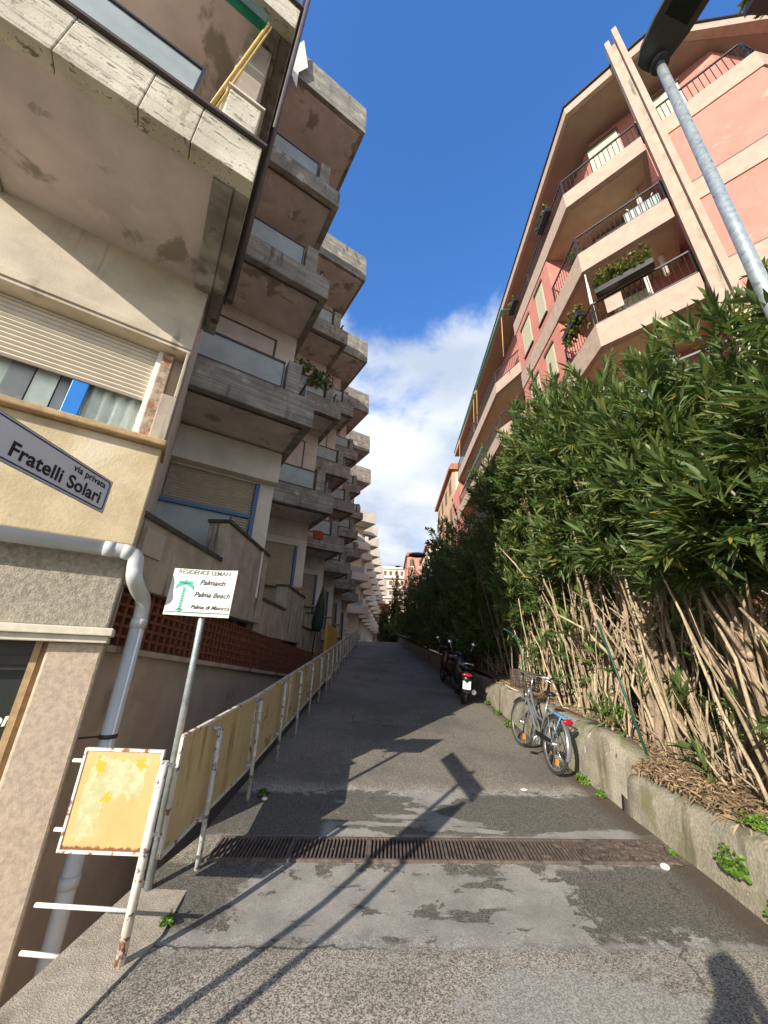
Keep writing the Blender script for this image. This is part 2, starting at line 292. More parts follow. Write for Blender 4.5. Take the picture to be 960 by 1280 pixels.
def near_panel_mat():
    """ochre paint with scraped poster remains and rust along the lower edge"""
    t = NT('scraped ochre sheet'); s = t.n('ShaderNodeSeparateXYZ'); t.l(t.pos, s.inputs[0]); x, z = s.outputs[0], s.outputs[2]
    k = t.mix(t.ramp(t.noise(5, 4), .3, .7), (.44, .305, .115), (.49, .345, .145))
    rag = t.math('MULTIPLY', t.math('SUBTRACT', t.noise(14, 5, .7, vec=t.vec(1, 1, .5)), .5), .14)
    inx = t.math('MULTIPLY', t.ramp(t.math('ADD', x, rag), -1.83, -1.825), t.ramp(t.math('ADD', x, rag), -1.47, -1.465, 1, 0))
    inz = t.math('MULTIPLY', t.ramp(t.math('ADD', z, t.math('MULTIPLY', rag, 2.2)), .70, .705), t.ramp(t.math('ADD', z, rag), .92, .925, 1, 0))
    inl = t.math('MULTIPLY', t.ramp(t.math('ADD', x, rag), -1.70, -1.695, 1, 0), t.ramp(t.math('ADD', z, rag), .52, .525))
    paper = t.math('MULTIPLY', inx, t.math('MAXIMUM', inz, t.math('MULTIPLY', inl, t.ramp(z, .80, .81, 1, 0))))
    k = t.mix(paper, k, t.mix(t.ramp(t.noise(22, 4), .35, .65), (.36, .345, .17), (.43, .415, .25)))
    y1 = t.math('MULTIPLY', paper, t.ramp(t.noise(6, 5, .7), .585, .60)); k = t.mix(y1, k, (.40, .31, .02))
    rust = t.ramp(t.math('ADD', t.math('SUBTRACT', z, .472), t.math('MULTIPLY', t.math('SUBTRACT', t.noise(38, 4, .7), .5), .05)), .0, .012, 1, 0)
    k = t.mix(rust, k, (.17, .055, .02)); t.col(k); t.rough(.6); t.bump(paper, .3, .001); return t.m
M['nearpanel'] = near_panel_mat()

def plaster_dirt(name, c, hi):                                    # corner dirt with a shape of its own
    return mk(name, c, .2, 4, .9, .3, 60, .005)

# ------------------------------------------------------------------ geometry helpers
class MB:
    def __init__(s): s.v = []; s.f = []; s.sm = []; s.mi = []; s.cur = 0
    def add(s, vs, fs, smooth=False):
        b = len(s.v); s.v += [tuple(p) for p in vs]
        for f in fs: s.f.append(tuple(b + i for i in f)); s.sm.append(smooth); s.mi.append(s.cur)
        return s
    def box(s, x0, x1, y0, y1, z0, z1, m=None):
        vs = [Vector(p) for p in ((x0, y0, z0), (x1, y0, z0), (x1, y1, z0), (x0, y1, z0), (x0, y0, z1), (x1, y0, z1), (x1, y1, z1), (x0, y1, z1))]
        if m is not None: vs = [m @ p for p in vs]
        return s.add(vs, ((0, 3, 2, 1), (4, 5, 6, 7), (0, 1, 5, 4), (1, 2, 6, 5), (2, 3, 7, 6), (3, 0, 4, 7)))
    def beam(s, p0, p1, w, h, upd=(0, 0, 1)):
        p0, p1 = Vector(p0), Vector(p1); d = p1 - p0; L = d.length; d.normalize(); u = Vector(upd); sd = d.cross(u).normalized(); u = sd.cross(d)
        m = Matrix(((d[0], sd[0], u[0], p0[0]), (d[1], sd[1], u[1], p0[1]), (d[2], sd[2], u[2], p0[2]), (0, 0, 0, 1)))
        return s.box(0, L, -w / 2, w / 2, -h / 2, h / 2, m)
    def prism(s, poly, z0, z1):
        a = sum(poly[i][0] * poly[(i + 1) % len(poly)][1] - poly[(i + 1) % len(poly)][0] * poly[i][1] for i in range(len(poly)))
        if a < 0: poly = poly[::-1]
        n = len(poly); zz0 = z0 if isinstance(z0, (list, tuple)) else [z0] * n; zz1 = z1 if isinstance(z1, (list, tuple)) else [z1] * n
        vs = [(p[0], p[1], zz0[i]) for i, p in enumerate(poly)] + [(p[0], p[1], zz1[i]) for i, p in enumerate(poly)]
        fs = [tuple(range(n - 1, -1, -1)), tuple(range(n, 2 * n))] + [(i, (i + 1) % n, n + (i + 1) % n, n + i) for i in range(n)]
        return s.add(vs, fs)
    def path(s, pts, r, n=8, cap=True):
        pts = [Vector(p) for p in pts]; N = len(pts); rr = r if isinstance(r, (list, tuple)) else [r] * N
        vs = []; prev = None
        for i, p in enumerate(pts):
            d = (pts[min(i + 1, N - 1)] - pts[max(i - 1, 0)]).normalized()
            if prev is None: a = Vector((0, 0, 1)) if abs(d.z) < .9 else Vector((1, 0, 0)); u = d.cross(a).normalized()
            else: u = (prev - d * prev.dot(d)).normalized()
            prev = u; w = d.cross(u)
            for k in range(n): t = 2 * math.pi * k / n; vs.append(p + (u * math.cos(t) + w * math.sin(t)) * rr[i])
        fs = [(i * n + k, i * n + (k + 1) % n, (i + 1) * n + (k + 1) % n, (i + 1) * n + k) for i in range(N - 1) for k in range(n)]
        s.add(vs, fs, True)
        if cap: b = len(s.v) - N * n; s.f += [tuple(b + k for k in range(n - 1, -1, -1)), tuple(b + (N - 1) * n + k for k in range(n))]; s.sm += [False, False]; s.mi += [s.cur] * 2
        return s
    def torus(s, m, R0, r, n=40, k=8, a0=0, a1=2 * math.pi):
        full = abs(a1 - a0 - 2 * math.pi) < 1e-6; N = n if full else n + 1; vs = []
        for i in range(N):
            a = a0 + (a1 - a0) * i / n
            for j in range(k): b = 2 * math.pi * j / k; q = R0 + r * math.cos(b); vs.append(m @ Vector((q * math.cos(a), r * math.sin(b), q * math.sin(a))))
        fs = [(i * k + j, i * k + (j + 1) % k, ((i + 1) % N) * k + (j + 1) % k, ((i + 1) % N) * k + j) for i in range(n) for j in range(k)]
        return s.add(vs, fs, True)
    def disc(s, m, r, w, n=24):
        vs = [m @ Vector((r * math.cos(2 * math.pi * i / n), y, r * math.sin(2 * math.pi * i / n))) for y in (-w / 2, w / 2) for i in range(n)]
        return s.add(vs, [tuple(range(n)), tuple(range(2 * n - 1, n - 1, -1))] + [(i, n + i, n + (i + 1) % n, (i + 1) % n) for i in range(n)])
    def blob(s, c, rx, ry, rz, seg=14, rings=9, m=None, squash=None):
        vs = []
        for i in range(rings + 1):
            th = math.pi * i / rings
            for j in range(seg):
                ph = 2 * math.pi * j / seg; p = Vector((rx * math.sin(th) * math.cos(ph), ry * math.sin(th) * math.sin(ph), rz * math.cos(th)))
                if squash: p = squash(p)
                p = p + Vector(c); vs.append(m @ p if m is not None else p)
        return s.add(vs, [(i * seg + j, (i + 1) * seg + j, (i + 1) * seg + (j + 1) % seg, i * seg + (j + 1) % seg) for i in range(rings) for j in range(seg)], True)
    def mesh(s, name):
        me = bpy.data.meshes.new(name); me.from_pydata(s.v, [], s.f); me.polygons.foreach_set('use_smooth', s.sm); me.polygons.foreach_set('material_index', s.mi); me.update(); return me

WM = {}
I4 = Matrix.Identity(4)
def T(x, y=None, z=None): return Matrix.Translation(Vector((x, y, z)) if y is not None else Vector(x))
def RZ(d): return Matrix.Rotation(R(d), 4, 'Z')
def link(o, parent=None, W=I4):
    COL.objects.link(o); WM[o] = W.copy()
    if parent is not None: o.parent = parent; o.matrix_basis = WM[parent].inverted() @ W
    else: o.matrix_basis = W
    return o
def tag(o, label=None, cat=None, group=None, kind=None):
    for k, v in (('label', label), ('category', cat), ('group', group), ('kind', kind)):
        if v: o[k] = v
    return o
def thing(name, label, cat, loc=(0, 0, 0), group=None, W=None):
    o = bpy.data.objects.new(name, None); o.empty_display_size = .2
    link(o, None, W if W is not None else T(loc)); return tag(o, label, cat, group)
def obj(name, mb, mats, parent=None, W=I4, bevel=0, label=None):
    """links one mesh; vertices are in the frame W (world by default), the object's origin goes to its parent's"""
    me = mb if isinstance(mb, bpy.types.Mesh) else mb.mesh(name)
    for m in (mats if isinstance(mats, (list, tuple)) else [mats]):
        if len(me.materials) < (len(mats) if isinstance(mats, (list, tuple)) else 1): me.materials.append(m)
    o = bpy.data.objects.new(name, me)
    link(o, parent, W)
    if bevel: b = o.modifiers.new('bevel', 'BEVEL'); b.width = bevel; b.segments = 2; b.limit_method = 'ANGLE'; b.angle_limit = R(40)
    if label: o['label'] = label
    return o
def structure(name, mb, mat): return tag(obj(name, mb, mat), kind='structure')
def children(o): return [c for c in bpy.data.objects if c.parent == o]
def copy_tree(o, W, parent=None, label=None):
    c = o.copy(); D = W @ WM[o].inverted()
    link(c, parent, W)
    if label: c['label'] = label
    for ch in children(o): copy_tree(ch, D @ WM[ch], c)
    return c
def text_mesh(txt, size, shear=0, extrude=.0008, align='LEFT', space=1.0, bold=0.0):
    cu = bpy.data.curves.new('lettering', 'FONT'); cu.body = txt; cu.size = size; cu.shear = shear; cu.extrude = extrude; cu.align_x = align; cu.space_character = space; cu.offset = bold
    o = bpy.data.objects.new('lettering', cu); COL.objects.link(o); dg = bpy.context.evaluated_depsgraph_get(); dg.update()
    me = bpy.data.meshes.new_from_object(o.evaluated_get(dg)); bpy.data.objects.remove(o); return me

# ------------------------------------------------------------------ ground
def gz(y):
    if y < 3.2: return 0.0
    if y < 26: return .105 * (y - 3.2)
    t = min(y - 26, 12); zz = .105 * 22.8 + .105 * t - .0058 * t * t
    return zz - (max(0, y - 38) * .034)
RE = [(-8, 2.62), (0, 2.6), (3.3, 2.56), (5, 2.5), (6.5, 2.45), (10.3, 2.4), (17, 1.9), (27.4, 1.0), (40, .3), (70, -.5)]
def redge(y): return float(np.interp(y, [p[0] for p in RE], [p[1] for p in RE]))
def ledge(y): return float(np.interp(y, [-8, 3.3, 4, 10, 28, 40, 70], [-1.72, -1.72, -1.56, -1.62, -2.10, -2.9, -4.5]))
mb = MB(); ys = list(np.arange(-8, 6, .25)) + list(np.arange(6, 46, .5)) + [46, 50, 56, 62, 70]; nx = 13
for y in ys:
    a, b = ledge(y), redge(y) + .12
    for i in range(nx): mb.v.append((a + (b - a) * i / (nx - 1), y, gz(y)))
mb.add([], [])
for j in range(len(ys) - 1):
    for i in range(nx - 1): mb.f.append((j * nx + i, j * nx + i + 1, (j + 1) * nx + i + 1, (j + 1) * nx + i)); mb.sm.append(True); mb.mi.append(0)
structure('road', mb, M['road'])
structure('ground', MB().add([(-900, -900, -2.2), (900, -900, -2.2), (900, 1500, -2.2), (-900, 1500, -2.2)], [(0, 1, 2, 3)]), M['earth'])
# outer edge wall carrying the road above the sunken passage on the left
mb = MB()
for a, b in zip(ys[:-1], ys[1:]):
    mb.add([(ledge(a), a, gz(a)), (ledge(b), b, gz(b)), (ledge(b), b, -2.1), (ledge(a), a, -2.1)], [(0, 1, 2, 3)])
structure('road_edge_wall', mb, M['basement'])
structure('kerb', MB().prism([(-1.725, -3), (-1.36, -3), (-1.33, 2.35), (-1.27, 2.9), (-1.36, 3.42), (-1.725, 3.42)], -.3, .014), M['kerb'])
# planting bed behind the low wall, climbing with the lane
def bedz(y): return gz(y) + (.42 if y < 4.7 else .48) + .02 * math.sin(y * 2)
mb = MB(); by = list(np.arange(-6, 42, .5)); bx = [0.24, .7, 1.3, 2.2, 3.6, 6, 10]
for y in by:
    for x in bx: mb.v.append((redge(y) + x, y, bedz(y) + .06 * math.sin(3.1 * x + y) * (x > .3)))
for j in range(len(by) - 1):
    for i in range(len(bx) - 1): k = j * len(bx) + i; mb.f.append((k, k + 1, k + 1 + len(bx), k + len(bx))); mb.sm.append(True); mb.mi.append(0)
structure('planting_bed', mb, M['soil'])

# ------------------------------------------------------------------ low retaining wall on the right
random.seed(5)
def wall_strip(y0, y1, step, hfun, wtop=.24, name='retaining_wall', label='', batter=.05, x_off=0):
    mb = MB(); yy = list(np.arange(y0, y1, step)) + [y1]; prof = 8
    for y in yy:
        e = redge(y) + x_off; z0 = gz(y) - .1; h = hfun(y); b = random.uniform(-.008, .008)
        P = [(e - .03, z0), (e + b, gz(y) + .02), (e + batter * .5 + b, gz(y) + h * .55), (e + batter + b, gz(y) + h - .045), (e + batter + .035, gz(y) + h - .008), (e + batter + .10, gz(y) + h + .004), (e + batter + wtop, gz(y) + h - .015), (e + batter + wtop + .05, gz(y) - .1)]
        for x, z in P: mb.v.append((x, y, z))
    for j in range(len(yy) - 1):
        for i in range(prof - 1): k = j * prof + i; mb.f.append((k, k + prof, k + prof + 1, k + 1)); mb.sm.append(i not in (6,)); mb.mi.append(0)
    n = len(yy); mb.f += [tuple(range(prof)), tuple((n - 1) * prof + i for i in range(prof - 1, -1, -1))]; mb.sm += [False] * 2; mb.mi += [0, 0]
    return tag(obj(name, mb, M['wallconc']), label, 'wall')
def hnear(y): return float(np.interp(y, [-3, 2.4, 3.0, 3.8, 4.5, 4.75], [.50, .52, .50, .40, .36, .34]))
def hfar(y): return float(np.interp(y, [4.45, 4.75, 5.0, 6.0, 8.5, 11, 30], [.40, .62, .635, .60, .52, .40, .35]))
wall_strip(-3, 4.70, .22, hnear, label='low mossy concrete wall beside the bottom of the lane, lower stretch nearest the drain')
wall_strip(4.60, 30, .3, hfar, wtop=.30, label='taller stretch of mossy concrete wall running up the lane behind the bicycle', x_off=.012)

# ------------------------------------------------------------------ left terrace of apartments
AX = 33.0                                            # facade direction: local s runs right-forward, local b away from the viewer
UP = [(-1.885, 2.585), (-1.985, 5.625), (-2.165, 9.245), (-2.275, 12.80), (-2.365, 16.2), (-2.465, 20.0), (-2.565, 24.2)]
FS = 1.18; SC = T(0, 0, CAM_H) @ Matrix.Scale(FS, 4) @ T(0, 0, -CAM_H)      # real size of the block, taken about the eye point
def UW(k, p=None): q = p or UP[k]; return SC @ T(q[0], q[1], 0) @ RZ(AX)
apt = thing('apartment_building', 'weathered grey concrete apartment block with sawtooth stacked balconies and blue framed ground floor shutters', 'building', (UP[0][0] * FS, UP[0][1] * FS, -2))
def slats(mb, s0, s1, b, z0, z1, h=.043, d=.014):
    z = z0
    while z < z1 - .01:
        e = min(z + h * .88, z1)
        mb.add([(s0, b, z), (s1, b, z), (s1, b - d, (z + e) / 2), (s0, b - d, (z + e) / 2), (s1, b, e), (s0, b, e)], [(0, 1, 2, 3), (3, 2, 4, 5)]); z += h
    mb.box(s0, s1, b + .004, b + .012, z0, z1)
    return mb
# --- unit 1 (nearest): the walls
W = UW(0)
L1 = -5.2
obj('wall', MB().box(L1, -.002, .30, 5.6, -2.1, 13.0).box(L1, 0, 0, .30, 5.3, 13.0), M['wallpink'], apt, W)
obj('lintel', MB().box(L1, 0, 0, .30, 4.125, 5.3).box(L1, -.0, -.015, 0, 4.16, 4.24), M['creamrender'], apt, W, .006)
obj('wall', MB().box(L1, 0, 0, .30, 2.27, 3.10), M['sand'], apt, W, .012, 'sand coloured plaster wall with flaking patches')
obj('wall', MB().box(L1, -.008, .018, .30, 1.685, 2.27), M['rough'], apt, W, .012, 'rough grey stucco band')
obj('ledge', MB().box(L1, .03, -.075, .30, 1.635, 1.685).box(L1, .012, -.045, .30, 1.59, 1.635), M['ledge'], apt, W, .006)
obj('pillar', MB().box(-.29, 0, .012, .42, -2.1, 1.59), M['pillar'], apt, W, .015)
obj('wall', MB().box(-.12, 0, .0, .30, 3.155, 3.62).box(-.03, 0, .0, .30, 3.62, 4.125).box(-.12, -.03, .16, .30, 3.62, 4.125), M['terrace'], apt, W, .008)
obj('window_jamb', MB().box(-.205, -.12, .10, .30, 3.155, 4.125), M['jamb'], apt, W, .006)
obj('window_sill', MB().box(L1, .022, -.07, .30, 3.10, 3.155), M['ochre'], apt, W, .012)
shp = obj('shop_window', MB().box(L1, -.36, .15, .16, -2.1, 1.45), M['darkglass'], apt, W)
obj('frame', MB().box(-.36, -.325, .07, .20, -2.1, 1.59).box(-.345, -.29, .10, .2, -2.1, 1.59), M['ochre'], shp, W)
obj('frame', MB().box(L1, -.36, .10, .19, 1.42, 1.59).box(L1, -.36, .085, .10, 1.45, 1.50), M['darkmetal'], shp, W)
tm = text_mesh('or', .105, .25, .001, bold=.003)
obj('lettering', tm, M['whitepaint'], shp, W @ T(-.455, .144, 1.10) @ Matrix.Rotation(R(-8), 4, 'Y') @ Matrix.Rotation(R(90), 4, 'X'))
win = obj('window', MB().box(-2.0, -.27, .195, .205, 3.155, 3.64), M['pane'], apt, W)
obj('mullion', MB().box(-.735, -.625, .168, .195, 3.155, 3.66), M['bluebright'], win, W, .006)
obj('frame', MB().box(-.245, -.205, .12, .22, 3.155, 4.125).box(-2.0, -.245, .16, .19, 3.155, 3.175), M['whitepaint'], win, W, .004)
def curtain(s0, s1, amp, n, seed):
    rnd = random.Random(seed); mb = MB(); N = n * 6
    for i in range(N + 1):
        u = i / N; s = s0 + (s1 - s0) * u; b = .235 + amp * math.sin(u * n * 2 * math.pi + rnd.uniform(-.3, .3)) + .01 * math.sin(17 * u)
        mb.v += [(s, b, 3.13), (s, b + .01, 4.1)]
    for i in range(N): mb.f.append((2 * i, 2 * i + 2, 2 * i + 3, 2 * i + 1)); mb.sm.append(True); mb.mi.append(0)
    return mb
obj('curtain', curtain(-.66, -.22, .022, 5, 2), M['curtain'], win, W)
cg = MB()
for i in range(9): cg.cur = i % 2; cg.box(-2.0 + i * .147, -2.0 + i * .147 + .14, .225 + .012 * (i % 3), .237 + .012 * (i % 3), 3.13, 4.1)
obj('curtain', cg, [M['curtaingrey'], M['curtain']], win, W)
obj('window_recess', MB().box(-2.0, -.205, .285, .298, 3.1, 4.125), M['dark'], apt, W)
sh = slats(MB(), -2.0, -.245, .075, 3.585, 4.125); obj('roller_shutter', sh, M['shutter'], apt, W @ T(0, .085, 0))
# --- rain pipe with its bend
def pipe_curve(pts, k=6):
    out = []; P = [Vector(p) for p in pts]
    for i in range(len(P) - 1):
        p0, p1, p2, p3 = P[max(i - 1, 0)], P[i], P[i + 1], P[min(i + 2, len(P) - 1)]
        for j in range(k):
            t = j / k; out.append(.5 * ((2 * p1) + (-p0 + p2) * t + (2 * p0 - 5 * p1 + 4 * p2 - p3) * t * t + (-p0 + 3 * p1 - 3 * p2 + p3) * t ** 3))
    return out + [P[-1]]
rp = obj('rain_pipe', MB().path([(L1, -.075, 2.225), (-.09, -.075, 2.205)], .049, 16).path(pipe_curve([(-.12, -.075, 2.205), (-.02, -.075, 2.203), (.035, -.075, 2.17), (.05, -.075, 2.09), (.062, -.075, 2.03), (.10, .02, 1.965), (.145, .11, 1.91), (.16, .15, 1.83), (.16, .15, 1.7)], 6), .050, 16).path([(.16, .15, 1.72), (.16, .15, -2.1)], .048, 16), M['pvc'], apt, W)
for p, d in (((-.13, -.075, 2.205), (1, 0, 0)), ((-.02, -.075, 2.2), (.9, 0, -.1)), ((-.78, -.075, 2.213), (1, 0, 0)), ((.16, .15, 1.74), (0, 0, 1)), ((.16, .15, .28), (0, 0, 1)), ((-1.5, -.075, 2.216), (1, 0, 0)), ((.16, .15, -.75), (0, 0, 1))):
    a = Vector(p); d = Vector(d).normalized(); obj('pipe_collar', MB().path([a - d * .03, a + d * .03], .054, 16), M['pvc'], rp, W)
for z in (1.02, -.42): obj('pipe_clamp', MB().path([(.0, .13, z), (.11, .15, z)], .006, 6).path([(.16, .15, z - .012), (.16, .15, z + .012)], .053, 16), M['darkmetal'], rp, W)
obj('brown_pipe', MB().path([(.115, -.02, 4.60), (.115, -.02, 13)], .035, 10), M['brown'], apt, W)
obj('brown_pipe', MB().path([(.195, -.05, 4.9), (.195, -.05, 13)], .035, 10), M['brown'], apt, W)
# --- nearest balcony: white painted blocks, glass screen, post, awning
def near_balcony(zb, first):
    mb = MB(); LB = -1.66; cuts = [LB, -1.07, -.62, -.30, .14]
    for a, b in zip(cuts[:-1], cuts[1:]): mb.box(a + .0025, b - .0025, -1.20, -1.07, zb, zb + .47)
    bal = obj('balcony', mb, M['band_white'], apt, W, .006)
    [obj('side_band', MB().box(a, a + .12, -1.068, e, zb + .004, zb + .466), M['band'], bal, W, .01) for a, e in ((.02, .55), (LB, -.003))]
    obj('soffit', MB().box(LB, -.13, -1.068, -.0, zb + .035, zb + .17), [M['soffit']], bal, W); obj('edge_beam', MB().box(-.13, .02, -1.068, .5, zb - .02, zb + .17), M['band'], bal, W, .006)
    obj('rim', MB().box(LB, .165, -1.235, -1.03, zb + .472, zb + .505).box(.02, .165, -1.03, .5, zb + .472, zb + .505), M['brown'], bal, W)
    obj('glass_panel', MB().box(LB, -.42, -1.125, -1.11, zb + .54, zb + 1.05), M['frosted'], bal, W)
    obj('handrail', MB().box(LB, -.40, -1.14, -1.10, zb + 1.05, zb + 1.075).box(-.42, -.40, -1.14, -1.10, zb + .505, zb + 1.05).box(LB, -.42, -1.135, -1.10, zb + .515, zb + .54), M['darkmetal'], bal, W)
    obj('end_post', MB().box(-.20, .06, -1.17, -.92, zb + .507, zb + 1.02), M['band_white'], bal, W, .012)
    obj('end_post_cap', MB().box(-.22, .08, -1.19, -.90, zb + 1.02, zb + 1.045), M['ledge'], bal, W)
    return bal
near_balcony(4.93, True); near_balcony(7.68, False)
aw = obj('awning', MB().path([(-1.45, -1.12, 7.50), (-.12, -1.12, 7.50)], .07, 12), M['green'], apt, W)
obj('valance', MB().box(-1.45, -.12, -1.20, -1.195, 7.30, 7.47), M['darkgreen'], aw, W)
obj('arm', MB().path([(-.30, -1.12, 5.50), (-.10, -1.15, 7.45)], .016, 8).path([(-.26, -1.12, 5.56), (-.07, -1.15, 7.45)], .009, 6), M['yellowarm'], aw, W)
obj('crank_box', MB().box(-.42, -.31, -1.10, -1.0, 5.44, 5.60), M['red'], aw, W, .006)
obj('exposed_brick', MB().box(-.75, -.40, -.012, .0, 6.55, 7.35), M['hollow'], apt, W)
obj('side_wall', MB().box(-.28, -.02, -.9, -.002, 5.45, 7.66), M['terrace'], apt, W, .01)

# --- the repeating units: one balcony built once, then copied
def far_balcony(root, W, zb, band='band', wide=1.92):
    h = .50; mb = MB().box(-wide, .14, -1.20, -1.08, zb, zb + h).box(.02, .14, -1.08, .9, zb + .003, zb + h - .003)
    bal = obj('balcony', mb, M[band], root, W, .010)
    obj('soffit', MB().box(-wide, .02, -1.08, -.002, zb + .04, zb + .18), M['soffit'], bal, W)
    obj('rim', MB().box(-wide, .02, -1.085, -1.05, zb - .012, zb + .04), M['brown'], bal, W)
    obj('glass_panel', MB().box(-wide + .04, -.42, -1.15, -1.135, zb + h + .055, zb + h + .50).box(.05, .065, -.9, .6, zb + h + .055, zb + h + .50), M['frosted'], bal, W)
    obj('handrail', MB().box(-wide, -.40, -1.165, -1.12, zb + h + .50, zb + h + .535).box(-wide, -.40, -1.16, -1.125, zb + h + .02, zb + h + .055).box(-.42, -.40, -1.16, -1.125, zb + h + .055, zb + h + .50).box(-wide, -wide + .03, -1.16, -1.125, zb + h + .055, zb + h + .50).box(.035, .08, -.92, .62, zb + h + .50, zb + h + .535), M['darkmetal'], bal, W)
    obj('end_post', MB().box(-.36, -.14, -1.20, -1.0, zb + h, zb + h + .58), M[band], bal, W, .01)
    return bal
def french(root, W, z0, mat='shutter_tan'):
    """shuttered balcony door set in the facade behind a balcony"""
    d = obj('roller_shutter', slats(MB(), -1.5, -.42, .03, z0, z0 + 2.0, .05), M[mat], root, W)
    obj('frame', MB().box(-1.54, -1.5, -.006, .03, z0, z0 + 2.04).box(-.42, -.38, -.006, .03, z0, z0 + 2.04).box(-1.5, -.42, -.006, .03, z0 + 2.0, z0 + 2.04), M['brown'], d, W)
    return d
ZB = [4.80, 7.58, 10.30]
def roof(root, W, mat='band', sof='soffit', z0=13.0):
    mb = MB()
    P = [(-3.5, -1.50), (.45, -1.50), (.45, .9), (-3.5, .9)]; Q = [(-3.5, -1.47), (.435, -1.47), (.435, .9), (-3.5, .9)]
    vs = [(*p, z0) for p in P] + [(*p, z0 + .62) for p in P] + [(q[0], q[1], z0 + 1.15) for q in Q]
    mb.add(vs, [(0, 3, 2, 1)] + [(i, (i + 1) % 4, 4 + (i + 1) % 4, 4 + i) for i in range(4)] + [(4 + i, 4 + (i + 1) % 4, 8 + (i + 1) % 4, 8 + i) for i in range(4)] + [(8, 9, 10, 11)])
    r = obj('roof_parapet', mb, M[mat], root, W)
    obj('soffit', MB().box(-3.4, .36, -1.40, -.0, z0 - .03, z0 - .004), M[sof], r, W)
    return r
def unit_walls(root, W, low='wallwhite', up='wallpink', top=13.0, depth=5.6):
    obj('wall', MB().box(L1, 0, 0, depth, 4.40, top), M[up], root, W)
    obj('ground_floor_wall', MB().box(L1, .0, 0, .12, 4.20, 4.395).box(L1, -1.58, 0, .12, -.8, 4.20).box(-.27, -.0, 0.0, .12, 2.35, 4.20).box(L1, -.004, .12, depth - .02, 2.35, 4.395), M[low], root, W)
proto = {}
for k in range(1, 7):
    W = UW(k)
    if k == 1:
        unit_walls(apt, W); proto['walls'] = [c for c in children(apt) if WM[c] == W]
        proto['bal'] = [far_balcony(apt, W, z) for z in ZB]
        proto['door'] = [french(apt, W, z + .5) for z in ZB]
        proto['roof'] = roof(apt, W)
        obj('lintel_box', MB().box(-1.92, .015, -.16, -.002, 4.235, 4.80), M['wallwhite'], apt, W, .006)
        proto['lint'] = children(apt)[-1]
        gs = obj('roller_shutter', slats(MB(), -1.56, -.30, .05, 1.6, 4.20, .045), M['shutter_tan'], apt, W)
        obj('frame', MB().box(-.30, -.235, -.03, .06, 1.6, 4.20), M['blue'], gs, W)
        proto['gs'] = gs
        sc = obj('terrace_screen', MB().box(-1.62, -.66, -.42, -.405, 2.45, 3.42), M['frosted'], apt, W)
        obj('frame', MB().box(-1.66, -.40, -.46, -.38, 3.42, 3.475).box(-.66, -.63, -.44, -.40, 2.45, 3.42), M['blue'], sc, W)
    else:
        for src in [*proto['walls'], *proto['bal'], *proto['door'], proto['roof'], proto['lint'], proto['gs']]: copy_tree(src, W, apt)
# terrace walls and piers in front of the ground floor, then the lattice and the plain wall of the basement
for i, y in enumerate((4.30, 7.75, 11.3, 14.8, 18.4, 22.2)):
    dz = -.17 * i; x = -2.02 - .09 * i; dx = .17
    tw = obj('terrace_wall', MB().box(x - .14, x, y - 1.75, y - .002, 2.02 + dz, 2.58 + dz), M['terrace'], apt, SC)
    obj('coping', MB().box(x - .17, x + .02, y - 1.75, y - .002, 2.58 + dz, 2.625 + dz), M['coping'], tw, SC)
    pr = obj('terrace_pier', MB().box(x - .24, x + .012, y, y + 1.66, 2.0 + dz, 3.08 + dz), M['terrace'], apt, SC, .008)
    obj('terrace_floor', MB().box(x - 3.0, x - .145, y - 1.75, y + 1.66, 2.06 + dz, 2.2 + dz), M['terrace'], apt, SC)
    obj('coping', MB().box(x - .26, x + .035, y - .02, y + 1.68, 3.08 + dz, 3.12 + dz), M['coping'], pr, SC)
obj('plaque', MB().box(-2.02, -2.005, 2.86, 3.13, 2.29, 2.51), M['plaque'], apt, SC, .003)
def lat(y): return 2.02 - .052 * (y - 2.7)
def lab(y): return 1.60 - .073 * (y - 2.7)
mb = MB(); xl = -2.10
y = 2.66
while y < 11.2:                                                     # pierced terracotta blocks: uprights and courses
    mb.beam((xl, y, lab(y)), (xl, y, lat(y) + .03), .035, .05, (1, 0, 0)); y += .105
for k in range(7):
    f = k / 6; mb.beam((xl, 2.62, lab(2.62) + (lat(2.62) + .03 - lab(2.62)) * f), (xl, 11.2, lab(11.2) + (lat(11.2) + .03 - lab(11.2)) * f), .055, .022)
obj('lattice', mb, M['brick'], apt, SC)
obj('lattice_backing', MB().add([(xl - .12, 2.6, .4), (xl - .12, 12, .4), (xl - .12, 12, 2.3), (xl - .12, 2.6, 2.3)], [(0, 1, 2, 3)]), M['dark'], apt, SC)
obj('basement_wall', MB().prism([(xl - .10, 2.66), (xl + .005, 2.66), (xl + .005, 26), (xl - .10, 26)], -2.1, [lab(2.66) - .05, lab(2.66) - .05, lab(26) - .05, lab(26) - .05]), M['basement'], apt, SC)
lb = MB().beam((xl + .0, 2.62, lab(2.62) - .025), (xl + .0, 26, lab(26) - .025), .10, .045); obj('basement_ledge', lb, M['terrace'], apt, SC)
